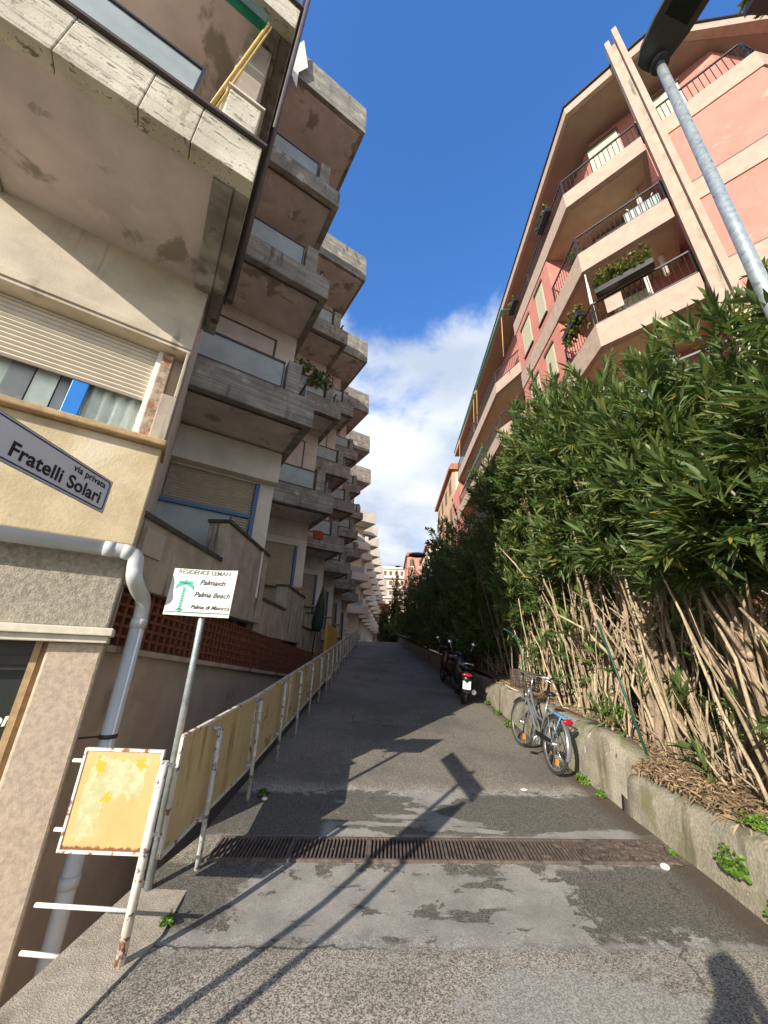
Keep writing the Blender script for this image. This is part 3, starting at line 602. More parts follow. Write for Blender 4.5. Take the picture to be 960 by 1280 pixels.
# --- second row, beyond a gap, pale and sunlit
UB = [(-2.35, 31.8), (-2.30, 35.4), (-2.25, 39.2), (-2.15, 43.2), (-2.0, 47.4), (-1.85, 51.8), (-1.7, 56.4), (-1.5, 61.2), (-1.3, 66.2), (-1.1, 71.4)]
far_apt = thing('apartment_building', 'sunlit pale apartment block with rows of white balconies, beyond the grey block on the left', 'building', (UB[0][0] * FS, UB[0][1] * FS, -2))
for i, p in enumerate(UB):
    W = UW(0, p)
    if i == 0:
        a = obj('wall', MB().box(L1, 0, 0, 4, -2.4, 12.7), M['farband'], far_apt, W); fb = []
        for z in (2.2, 4.9, 7.6, 10.3):
            b = obj('balcony', MB().box(-1.9, .14, -1.2, -1.08, z, z + .62).box(.02, .14, -1.08, .9, z, z + .62).box(-1.9, .02, -1.08, -.002, z + .03, z + .16), M['farband'], far_apt, W)
            obj('end_post', MB().box(-.36, -.1, -1.2, -1.0, z + .62, z + 1.2), M['whitepaint'], b, W); obj('glass_panel', MB().box(-1.86, -.4, -1.15, -1.13, z + .65, z + 1.1), M['frosted'], b, W)
            fb.append(b)
        r = obj('roof_parapet', MB().prism([(-1.9, -1.5), (.45, -1.5), (.45, .9), (-1.9, .9)], 12.75, 13.7), M['farband'], far_apt, W); fb += [r, a]
    else:
        for b in fb: copy_tree(b, W, far_apt)
# yellow hoarding and closed green parasol on the terrace
tag(obj('hoarding', MB().box(-2.3, -2.24, 14.4, 17.5, .9, 2.72).box(-2.3, -2.2, 14.35, 14.45, .6, 2.76), M['yellowwall']), 'plain yellow hoarding panel standing behind the far end of the railing', 'hoarding')
um = thing('parasol', 'closed dark green parasol standing on the terrace behind the yellow railing', 'parasol', (-2.5, 13.2, 1.6))
obj('pole', MB().path([(-2.5, 13.2, 1.6), (-2.32, 13.15, 3.9)], .02, 8), M['darkmetal'], um)
obj('canopy', MB().path([(-2.44, 13.18, 2.35), (-2.40, 13.17, 2.6), (-2.36, 13.16, 3.2), (-2.31, 13.15, 3.85)], [.14, .20, .16, .03], 9), M['darkgreen'], um)

# ------------------------------------------------------------------ railings
def rail_root(): return thing('railing', 'long ochre panelled railing on chipped grey posts climbing the left side of the lane', 'railing', (-1.45, 3.05, 0))
rail = rail_root()
def lx(y): return float(np.interp(y, [3, 10, 28], [-1.45, -1.53, -2.0]))
seg = 1.64
for i in range(14):
    y0 = 3.05 + seg * i; y1 = y0 + seg - .03; b0 = .30 if i == 0 else .24; t = .985 - .03 * min(i, 1)
    x0, x1 = lx(y0) , lx(y1)
    mb = MB().add([(x0 - .004, y0, gz(y0) + b0), (x1 - .004, y1, gz(y1) + .24), (x1 - .004, y1, gz(y1) + .955), (x0 - .004, y0, gz(y0) + t), (x0 + .004, y0, gz(y0) + b0), (x1 + .004, y1, gz(y1) + .24), (x1 + .004, y1, gz(y1) + .955), (x0 + .004, y0, gz(y0) + t)],
                  [(0, 1, 2, 3), (7, 6, 5, 4)])
    pn = obj('panel', mb, M['ochrepanel'], rail)
    fr = MB().beam((x0, y0, gz(y0) + t), (x1, y1, gz(y1) + .955), .03, .022).beam((x0, y0, gz(y0) + b0), (x1, y1, gz(y1) + .24), .03, .022).beam((x0, y0, gz(y0) + b0), (x0, y0, gz(y0) + t), .03, .022, (1, 0, 0)).beam((x1, y1, gz(y1) + .24), (x1, y1, gz(y1) + .955), .03, .022, (1, 0, 0))
    obj('frame', fr, M['rustpaint'], pn)
for i in range(21):
    y = 3.544 + 1.075 * i; x = lx(y) + .075; z = gz(y)
    obj('post', MB().path([(x, y, z - .05), (x, y, z + .93)], .020, 10).path([(x, y, z + .925), (x - .085, y, z + .93)], .015, 8).path([(x, y, z + .30), (x - .085, y, z + .30)], .015, 8), M['railpost'], rail)
rl2 = thing('railing', 'short railing across the passage with one square scraped ochre panel and bare bars below', 'railing', (-1.365, 2.67, 0))
obj('panel', MB().box(-1.878, -1.392, 2.700, 2.708, .462, .962), M['nearpanel'], rl2)
obj('frame', MB().box(-1.888, -1.872, 2.692, 2.714, .447, .972).box(-1.398, -1.382, 2.692, 2.714, .447, .972).box(-1.872, -1.398, 2.692, 2.714, .447, .463).box(-1.872, -1.398, 2.692, 2.714, .956, .972), M['rustpaint'], rl2, I4, .002)
obj('post', MB().path([(-1.362, 2.665, -.02), (-1.354, 2.668, .92)], [.026, .024], 14), M['rustpaint'], rl2)
for z, a, b in ((.895, -1.965, -1.31), (.545, -1.955, -1.31), (.205, -1.94, -1.37), (.008, -1.945, -1.728), (-.20, -1.95, -1.728)):
    obj('bar', MB().path([(a, 2.725, z), (b, 2.725, z - .008)], .011, 8), M['rustpaint'] if z > .4 else M['whitepaint'], rl2)

# ------------------------------------------------------------------ signs
sg = thing('residence_sign', 'white residence sign with a green palm tree on a galvanised post by the railing', 'sign', (-1.612, 3.323, 0))
obj('post', MB().path([(-1.612, 3.323, -.1), (-1.625, 3.323, 1.6), (-1.640, 3.323, 2.2)], .027, 14), M['galv'], sg)
SW = T(-1.678, 3.262, 1.845) @ RZ(4) @ Matrix.Rotation(R(1.5), 4, 'Y')     # panel frame: x across, z up, faces -y
pb = MB(); NX = 10; w0, w1, h0 = -.262, .300, .405
def curl(u): return .003 * math.sin(u * 3.1)                         # the sheet is slightly bent
for j in (0, 1):
    for i in range(NX + 1):
        u = i / NX
        for y in (0, .004): pb.v.append((w0 + (w1 - w0) * u, y + curl(u), j * (h0 + .03 * max(0, u - .55)) ))
def pi_(j, i, k): return j * (NX + 1) * 2 + i * 2 + k
for i in range(NX):
    for f in ((pi_(0, i, 0), pi_(0, i + 1, 0), pi_(1, i + 1, 0), pi_(1, i, 0)), (pi_(0, i, 1), pi_(1, i, 1), pi_(1, i + 1, 1), pi_(0, i + 1, 1)), (pi_(1, i, 0), pi_(1, i + 1, 0), pi_(1, i + 1, 1), pi_(1, i, 1)), (pi_(0, i, 0), pi_(0, i, 1), pi_(0, i + 1, 1), pi_(0, i + 1, 0))):
        pb.f.append(f); pb.sm.append(False); pb.mi.append(0)
for i in (0, NX): pb.f.append((pi_(0, i, 0), pi_(1, i, 0), pi_(1, i, 1), pi_(0, i, 1))); pb.sm.append(False); pb.mi.append(0)
pnl = obj('panel', pb, M['signwhite'], sg, SW)
TX = Matrix.Rotation(R(90), 4, 'X')
def on_sign(name, me, mat, x, z, y=-.0012): return obj(name, me, mat, pnl, SW @ T(x, y, z) @ TX)
for txt, x, z, sz, sh_, m, bd in (('RESIDENCE LEMAN', -.22, .362, .054, .0, 'inkgrey', .0004), ('Palmaids', -.015, .272, .066, .30, 'ink', .0006), ('Palma Beach', -.04, .165, .062, .30, 'ink', .0006), ('Palma di Maiorca', -.045, .062, .0485, .30, 'ink', .0004)):
    on_sign('lettering', text_mesh(txt, sz, sh_, .0006, bold=bd), M[m], x, z)
def flat(polys):
    mb = MB()
    for p in polys: mb.add([(a, b, 0) for a, b in p], [tuple(range(len(p)))])
    return mb
def frond(a0, ln, bend, w):
    pts_u, pts_l = [], []
    for i in range(9):
        t = i / 8; a = a0 + bend * t; 
        x = sum(math.cos(a0 + bend * q / 8) for q in range(i)) * ln / 8; y = sum(math.sin(a0 + bend * q / 8) for q in range(i)) * ln / 8
        ww = w * math.sin(math.pi * min(1, t * .9 + .12)) ; nx_, ny_ = -math.sin(a), math.cos(a)
        pts_u.append((x + nx_ * ww, y + ny_ * ww * .6)); pts_l.append((x - nx_ * ww * .7, y - ny_ * ww * .7))
    return [(pts_l[i][0], pts_l[i][1], 0) for i in range(9)], [(pts_u[i][0], pts_u[i][1], 0) for i in range(9)]
pm = MB()
for a0, ln, bend, w in ((R(40), .082, R(-80), .020), (R(140), .082, R(80), .020), (R(88), .045, R(-10), .016), (R(8), .105, R(-100), .023), (R(172), .105, R(100), .023)):
    l_, u_ = frond(a0, ln, bend, w); n = len(l_)
    pm.add(l_ + u_, [(i, i + 1, n + i + 1, n + i) for i in range(n - 1)])
for i in range(9): z = -.03 - i * .022; pm.add([(-.010 - .004 * (i % 2), z, 0), (.010 + .003 * (i % 2), z, 0), (.013, z - .018, 0), (-.013, z - .018, 0)], [(3, 2, 1, 0)])
pm.add([(-.045, -.222, 0), (0, -.238, 0), (.045, -.222, 0), (.02, -.215, 0), (0, -.205, 0), (-.02, -.215, 0)], [(0, 1, 2, 3, 4, 5)])
on_sign('palm_picture', pm, M['palm'], -.135, .270, -.0012)
on_sign('line', flat([[(w0 + .006, 0), (w1 - .006, .006), (w1 - .006, .014), (w0 + .006, .008)]]), M['palmdark'], 0, .022, -.0012)
st = thing('street_sign', 'white enamel street name plate with navy border on two poles beside the lane', 'sign', (-1.77, 1.14, 0))
for y, top in ((1.14, 2.62), (.75, 2.30)): obj('pole', MB().path([(-1.80, y, -.3), (-1.80, y, top)], .025, 12), M['galv'], st)
obj('board', MB().add([(-1.83, 1.14, 1.56), (-1.83, .75, 1.80), (-1.83, .75, 2.28), (-1.83, 1.14, 1.92), (-1.835, 1.14, 1.56), (-1.835, .75, 1.80), (-1.835, .75, 2.28), (-1.835, 1.14, 1.92)], [(0, 1, 2, 3), (7, 6, 5, 4), (0, 3, 7, 4), (1, 5, 6, 2), (3, 2, 6, 7), (0, 4, 5, 1)]), M['galv'], st)
FW = T(-1.768, 1.02, 2.335) @ RZ(90)                                # plate frame: x runs up the lane (+y), z up, faces +x
pl = obj('plate', MB().box(-.35, 1.055, 0, .006, 0, .205), M['signgrey'], st, FW, .002)
def ring(x0, x1, z0, z1, w, r=.02):
    mb = MB(); n = 6
    def rr(a, b, c, d, rad):
        out = []
        for cx, cz, s0 in ((b - rad, d - rad, 0), (a + rad, d - rad, 90), (a + rad, c + rad, 180), (b - rad, c + rad, 270)):
            for i in range(n + 1): t = R(s0 + 90 * i / n); out.append((cx + rad * math.cos(t), cz + rad * math.sin(t), 0))
        return out
    o_, i_ = rr(x0, x1, z0, z1, r), rr(x0 + w, x1 - w, z0 + w, z1 - w, r - w * .6); k = len(o_)
    return mb.add(o_ + i_, [(i, (i + 1) % k, k + (i + 1) % k, k + i) for i in range(k)])
obj('border', ring(-.342, 1.046, .008, .197, .008), M['navy'], pl, FW @ T(0, -.0012, 0) @ TX)
obj('rim', MB().box(-.353, 1.058, -.0008, .007, -.004, 0).box(-.353, 1.058, -.0008, .007, .205, .209).box(1.055, 1.059, -.0008, .007, 0, .205), M['galv'], pl, FW)
obj('lettering', text_mesh('Fratelli Solari', .105, 0, .0006, 'RIGHT', 1.03, .0022), M['ink'], pl, FW @ T(1.005, -.0016, .040) @ TX)
obj('lettering', text_mesh('via privata', .056, 0, .0006, 'RIGHT', 1.05, .001), M['ink'], pl, FW @ T(1.012, -.0016, .142) @ TX)

# ------------------------------------------------------------------ street lamps
def lamp(W, label, H, head_dir, head=1.0, lean=(0, 0), r=.05, grp='street lamps along the lane'):
    t = thing('street_lamp', label, 'street lamp', group=grp, W=W)
    obj('pole', MB().path([(0, 0, -.8), (lean[0] * .5, lean[1] * .5, H * .5), (lean[0], lean[1], H)], [r * 1.1, r, r * .85], 16), M['galv'], t, W)
    HW = W @ T(lean[0], lean[1], H) @ RZ(head_dir) @ Matrix.Rotation(R(-3), 4, 'Y') @ T(.05 * head, -.07 * head, 0)
    L, w = 1.15 * head, .19 * head; outl = [(-.13, .05), (-.115, .10), (-.02, .155), (.15, .185), (.55, .19), (.85, .155), (.93, .11), (.95, .05)]
    P = [(a * head, b * head) for a, b in outl]; P = P + [(a, -b) for a, b in P[::-1]]; n = len(P)
    vs = [(a, b, 0) for a, b in P] + [(a * .97, b * .97, .05 * head) for a, b in P] + [(a * .8 + .08, b * .55, .12 * head) for a, b in P]
    h = obj('lamp_head', MB().add(vs, [tuple(range(n - 1, -1, -1))] + [(i, (i + 1) % n, n + (i + 1) % n, n + i) for i in range(n)] + [(n + i, n + (i + 1) % n, 2 * n + (i + 1) % n, 2 * n + i) for i in range(n)] + [tuple(range(2 * n, 3 * n))]), M['lamp'], t, HW, .012)
    lens = MB().box(.18 * head, .85 * head, -.12 * head, .12 * head, -.006, -.001)
    obj('lens', lens, M['lampglass'], h, HW)
    obj('strip', MB().box(.30 * head, .72 * head, -.06 * head, -.045 * head, -.010, -.007).box(.30 * head, .72 * head, .035 * head, .05 * head, -.010, -.007), M['galv'], h, HW)
    obj('collar', MB().path([(-.05 * head, .07 * head, -.06), (-.05 * head, .07 * head, .02)], .075 * head, 14), M['lamp'], h, HW)
    return t
lamp(T(2.575, 1.88, .45), 'tall galvanised street lamp with dark flat head rising over the nearest oleanders', 6.92, -76, 1.12, (.10, -.11), .046)
def far_lamp(x, y, zt, label, side, arm, k=1.0):
    t = thing('street_lamp', label, 'street lamp', (x, y, gz(y)), 'street lamps along the lane')
    obj('pole', MB().path([(x, y, gz(y) - .4), (x, y, zt), (x + side * arm * .4, y, zt + .22), (x + side * arm, y, zt + .35)], [.06, .05, .04, .035], 8), M['lamp'], t)
    obj('lamp_head', MB().blob((x + side * (arm + .35), y, zt + .36), .62 * k, .28 * k, .19 * k), M['lamp'], t)
far_lamp(2.62, 24.5, 7.9, 'dark headed street lamp standing out of the hedge top part way up the lane', -1, .25)
far_lamp(2.7, 46, 12.2, 'thin arched street lamp beyond the crest before the pink hotel', -1, 1.1, .6)
far_lamp(2.2, 47, 8.9, 'lower street lamp arm just under the thin arched lamp', -1, .6, .75)

# ------------------------------------------------------------------ right pink building
pk = thing('apartment_building', 'pink stucco apartment building with pale bands, brown railings and wide eaves behind the oleanders', 'building', (5.25, 6.9, 0))
S1 = Vector((5.25, 6.9, 0)); D2 = Vector((.743, -.669, 0)); N2 = Vector((-.669, -.743, 0))
def cp(u, q=0): v = S1 + D2 * u + N2 * q; return (v.x, v.y)         # point on the chamfer: u along it, q out of it
CW = Matrix(((D2[0], -N2[0], 0, S1[0]), (D2[1], -N2[1], 0, S1[1]), (0, 0, 1, 0), (0, 0, 0, 1)))   # chamfer frame: x along, y inwards
SLB = [(14.60, 15.25), (11.69, 12.42), (8.95, 9.70), (6.25, 6.95), (3.55, 4.25)]
core = [(6.95, 7.35), cp(4.35, -1.55), (14, 5.6), (14, 28.9), (6.95, 28.9)]
obj('wall', MB().prism(core, -2, 19.2), M['pinkwall'], pk)
obj('wall', MB().box(2.46, 4.30, 0, 1.54, -2, 14.6, CW).prism([cp(4.30), cp(4.30, -1.5), (13.9, 5.7), (13.9, 4.9), ], -2, 14.6), M['pinkwall'], pk)
obj('wall', MB().box(5.25, 6.95, 8.55, 11.65, -2, 14.6), M['pinkwall'], pk)
obj('wall', MB().box(5.45, 6.95, 25.6, 28.85, -2, 14.6), M['pinkwall'], pk)
for a_, h_ in ((2.06, 20.35), (2.33, 20.75)): obj('wall_fin', MB().box(a_, a_ + .13, -.24, .10, -2, h_, CW), M['pinkband'], pk)
obj('fin_gutter', MB().box(2.19, 2.33, -.10, .0, -2, 20.2, CW), M['terrace'], pk)
def rail_line(mb, pts, z, h=.80, step=.115):
    for a, b in zip(pts[:-1], pts[1:]):
        a, b = Vector((*a, 0)), Vector((*b, 0)); d = b - a; n = max(1, int(d.length / step))
        for zz, t in ((z + h, .05), (z + .10, .03)): mb.beam((a.x, a.y, zz), (b.x, b.y, zz), .04, t)
        for i in range(n + 1): p = a + d * (i / n); mb.beam((p.x, p.y, z), (p.x, p.y, z + h), .014, .014, (1, 0, 0))
    for p in pts: mb.beam((p[0], p[1], z - .25), (p[0], p[1], z + h + .02), .05, .05, (1, 0, 0))
for i, (z0, z1) in enumerate(SLB):
    if i == 0:
        ring_o = [(5.22, 25.6), (5.22, 12.4), (5.22, 6.93), cp(4.33, .02), (13.9, 4.8), (13.9, 6.2), cp(4.2, -1.56), (6.97, 7.5), (6.97, 25.6)]
        b = obj('balcony', MB().prism([(5.22, 11.75), (5.22, 6.93), cp(2.02, .03), cp(2.02, -1.56), (6.96, 7.5), (6.96, 11.75)], z0, z1).prism([(6.94, 11.76), (6.5, 11.76), (6.5, 13.2), (5.45, 15.4), (5.30, 25.6), (6.94, 25.6)], z0, z1).prism([cp(2.5, .03), cp(4.33, .03), (13.9, 4.8), (13.9, 6.2), cp(4.3, -1.56), cp(2.5, -1.56)], z0, z1), M['pinkband'], pk)
        obj('soffit', MB().prism([(6.6, 12.5), (6.6, 13.3), (5.6, 15.5), (5.5, 25.4), (6.94, 25.4), (6.94, 12.5)], z0 - .012, z0 - .003).prism([(5.35, 8.5), (5.35, 7.05), cp(1.9, -.12), cp(1.9, -1.5), (6.9, 8.5)], z0 - .012, z0 - .003), M['beigesoffit'], b)
        rm = MB(); rail_line(rm, [(5.30, 11.7), (5.30, 10), (5.30, 7.0), cp(2.02, -.06)], z1); obj('railing', rm, M['darkmetal'], b); rm = MB(); rail_line(rm, [(6.56, 11.8), (6.56, 13.22), (5.52, 15.45), (5.42, 20), (5.37, 25.5)], z1); obj('railing', rm, M['darkmetal'], b)
        rm = MB(); rail_line(rm, [cp(2.5, -.06), cp(4.25, -.06), (12, 5.0)], z1); obj('railing', rm, M['darkmetal'], b)
        continue
    b = obj('balcony', MB().prism([(5.20, 8.548), (5.20, 6.93), cp(2.02, .03), cp(2.02, -1.54), (6.94, 7.5), (6.94, 8.548)], z0, z1), M['pinkband'], pk)
    obj('soffit', MB().prism([(5.32, 8.5), (5.32, 7.05), cp(1.95, -.12), cp(1.95, -1.5), (6.9, 7.6), (6.9, 8.5)], z0 - .012, z0 - .003), M['beigesoffit'], b)
    rm = MB(); rail_line(rm, [(5.28, 8.54), (5.28, 7.0), cp(2.02, -.06)], z1); obj('railing', rm, M['darkmetal'], b)
    b2 = obj('balcony', MB().prism([(6.94, 11.66), (6.5, 11.66), (6.5, 13.2), (5.45, 15.4), (5.30, 25.59), (6.94, 25.59)], z0, z1), M['pinkband'], pk)
    obj('soffit', MB().prism([(6.9, 12.6), (6.6, 12.6), (6.6, 13.3), (5.6, 15.5), (5.45, 25.5), (6.9, 25.5)], z0 - .012, z0 - .003), M['beigesoffit'], b2)
    rm = MB(); rail_line(rm, [(6.56, 12.5), (6.56, 13.22), (5.52, 15.45), (5.42, 20), (5.37, 25.5)], z1); obj('railing', rm, M['darkmetal'], b2)
    # the pale bands continue over the flush walls at the same level
    for m_ in (MB().box(5.215, 5.25, 8.548, 11.67, z0, z1), MB().box(2.5, 4.33, -.03, 0, z0 + .08, z1 - .02, CW), MB().box(5.41, 5.45, 25.6, 28.86, z0, z1)): obj('wall_band', m_, M['pinkband'], pk)
    for m_ in (MB().box(5.22, 5.25, 8.55, 11.67, z1, z1 + .03), MB().box(2.5, 4.33, -.022, 0, z1 - .02, z1 + .03, CW)): obj('dark_joint', m_, M['darkmetal'], pk)
def pwindow(Wm, x0, x1, z0, z1, y=0):
    w = obj('window', MB().box(x0, x1, y - .004, y + .02, z0, z1, Wm), M['cream'], pk)
    obj('lintel', MB().box(x0 - .05, x1 + .05, y - .05, y + .01, z1, z1 + .10, Wm), M['farshade'], w); obj('sill', MB().box(x0 - .05, x1 + .05, y - .06, y + .01, z0 - .05, z0, Wm), M['farshade'], w)
    sl = MB()
    for i in range(int((z1 - z0) / .08)): sl.box(x0 + .05, x1 - .05, y - .012, y - .004, z0 + .04 + i * .08, z0 + .07 + i * .08, Wm)
    obj('slats', sl, M['cream'], w); return w
SWX = Matrix(((0, 1, 0, 5.25), (1, 0, 0, 0), (0, 0, 1, 0), (0, 0, 0, 1)))          # street side frame: x runs +y, y inwards (+x)
for z0, z1 in zip([s[1] for s in SLB[1:]], [s[0] for s in SLB[:-1]]):
    pwindow(SWX, 9.05, 9.65, z0 + .35, z1 - .35); pwindow(SWX, 10.3, 11.1, z0 + .35, z1 - .45)
    pwindow(CW, .35, 1.25, z0 + .02, z1 - .25, 1.43); pwindow(Matrix.Translation((1.7, 0, 0)) @ SWX, 14.5, 15.7, z0 + .02, z1 - .3); pwindow(Matrix.Translation((1.7, 0, 0)) @ SWX, 18.5, 19.7, z0 + .02, z1 - .3)
pwindow(CW, .85, 1.75, 15.27, 18.75, 1.42); pwindow(CW, 2.60, 3.45, 15.27, 18.75, 1.42)
pwindow(Matrix.Translation((1.7, 0, 0)) @ SWX, 9.4, 10.6, 15.27, 17.4); pwindow(Matrix.Translation((1.7, 0, 0)) @ SWX, 13.4, 14.6, 15.27, 17.4)
E1 = (5.77, 6.58); E2 = (E1[0] + 2.54 * .743, E1[1] - 2.54 * .669)
rpoly = [E1, E2, (15, 4.02), (15, 29.6), (5.97, 29.6)]
rf = obj('roof', MB().prism(rpoly, 19.22, 19.62), M['pinkband'], pk)
obj('eave_soffit', MB().prism([(E1[0] + .14, E1[1] + .12), (E2[0] + .02, E2[1] + .16), (14.8, 4.5), (14.8, 29.4), (6.1, 29.4)], 19.205, 19.218), M['eavesoffit'], rf)
obj('roof_edge', MB().prism([(p[0] + (-.05 if p[0] < 8 else .05), p[1] + (-.05 if p[1] < 10 else .05)) for p in rpoly], 19.62, 19.68), M['darkmetal'], rf)
obj('tiles', MB().add([(*E1, 19.69), (*E2, 19.69), (15, 4.02, 19.69), (15, 29.6, 19.69), (5.97, 29.6, 19.69), (10.5, 10.5, 21.6), (10.5, 25, 21.6)], [(0, 1, 5), (1, 2, 5), (2, 3, 6, 5), (3, 4, 6), (4, 0, 5, 6)]), M['tile'], rf)
for (y0, y1, z) in ((13.5, 19.5, 18.4), (19.9, 25.4, 18.4), (19.0, 25.2, 13.6)):
    a = obj('awning', MB().beam((5.55, y0, z), (5.55, y1, z), .10, .12), M['green'], pk)
    obj('valance', MB().add([(5.48, y0, z - .05), (5.48, y1, z - .05), (5.46, y1, z - .30), (5.46, y0, z - .30)], [(0, 1, 2, 3)]), M['darkgreen'], a)
    for ya in (y0 + .2, y1 - .3): obj('arm', MB().path([(5.40, ya, z - 3.0), (5.55, ya, z)], .018, 6), M['yellowarm'], a)
obj('pipe', MB().path([(*cp(1.62, -.9), 11.0), (*cp(1.62, -.9), 14.6)], .06, 10), M['whitepaint'], pk)
obj('pipe', MB().path([(*cp(1.2, -.9), 8.0), (*cp(1.2, -.9), 11.7)], .05, 10), M['whitepaint'], pk)
obj('awning_arm', MB().path([(5.42, 7.15, 9.7), (5.42, 7.15, 11.68)], .025, 8).path([(5.42, 7.28, 9.7), (5.30, 6.98, 11.68)], .018, 8), M['whitepaint'], pk)
obj('panel', MB().box(.25, .62, -.03, -.015, 9.85, 10.35, CW), M['basement'], pk)

# ------------------------------------------------------------------ foliage
def leaf_cloud(rng, centers, dirs, lens, nper, L, wd, spread=(.45, 1.15), sp_along=.28, droop=.25):
    """sprigs of lance shaped leaves: centres (n,3), growth directions (n,3); returns verts, faces as numpy arrays"""
    n = len(centers); tot = n * nper
    C_ = np.repeat(centers, nper, 0); D = np.repeat(dirs, nper, 0); LL = np.repeat(lens, nper)
    t = np.tile(np.linspace(0, 1, nper), n); C_ = C_ - D * (LL * (1 - t) * sp_along)[:, None]
    rnd = rng.normal(size=(tot, 3)); side = rnd - D * (rnd * D).sum(1)[:, None]; side /= np.linalg.norm(side, axis=1)[:, None] + 1e-9
    ang = (spread[1] + (spread[0] - spread[1]) * t) + rng.normal(0, .16, tot)
    d = D * np.cos(ang)[:, None] + side * np.sin(ang)[:, None]
    w = np.cross(d, D); w /= np.linalg.norm(w, axis=1)[:, None] + 1e-9
    nrm = np.cross(w, d); sz_ = np.repeat(rng.choice([.62, .8, .95, 1.0, 1.2], n), nper); l = L * sz_ * rng.uniform(.7, 1.15, tot); ww = wd * np.sqrt(sz_) * rng.uniform(.75, 1.2, tot)
    dz = np.zeros((tot, 3)); dz[:, 2] = -droop
    def at(f, s, lift=0.0): return C_ + d * (l * f)[:, None] + dz * (l * f * f)[:, None] + w * (ww * s)[:, None] + nrm * (ww * lift)[:, None]
    V = np.stack([at(0, 0), at(.3, -.5, .16), at(.3, 0), at(.3, .5, .16), at(.68, -.42, .14), at(.68, 0), at(.68, .42, .14), at(1, 0)], 1).reshape(-1, 3)
    F = np.array([(0, 2, 1, 1), (0, 3, 2, 2), (1, 2, 5, 4), (2, 3, 6, 5), (4, 5, 7, 7), (5, 6, 7, 7)])
    base = np.arange(tot)[:, None, None] * 8
    return V, (F[None] + base).reshape(-1, 4)
def leaf_mesh(name, V, F):
    faces = [tuple(f) if f[2] != f[3] else tuple(f[:3]) for f in F.tolist()]
    me = bpy.data.meshes.new(name); me.from_pydata(V.tolist(), [], faces); me.update(); me.polygons.foreach_set('use_smooth', [True] * len(me.polygons)); return me
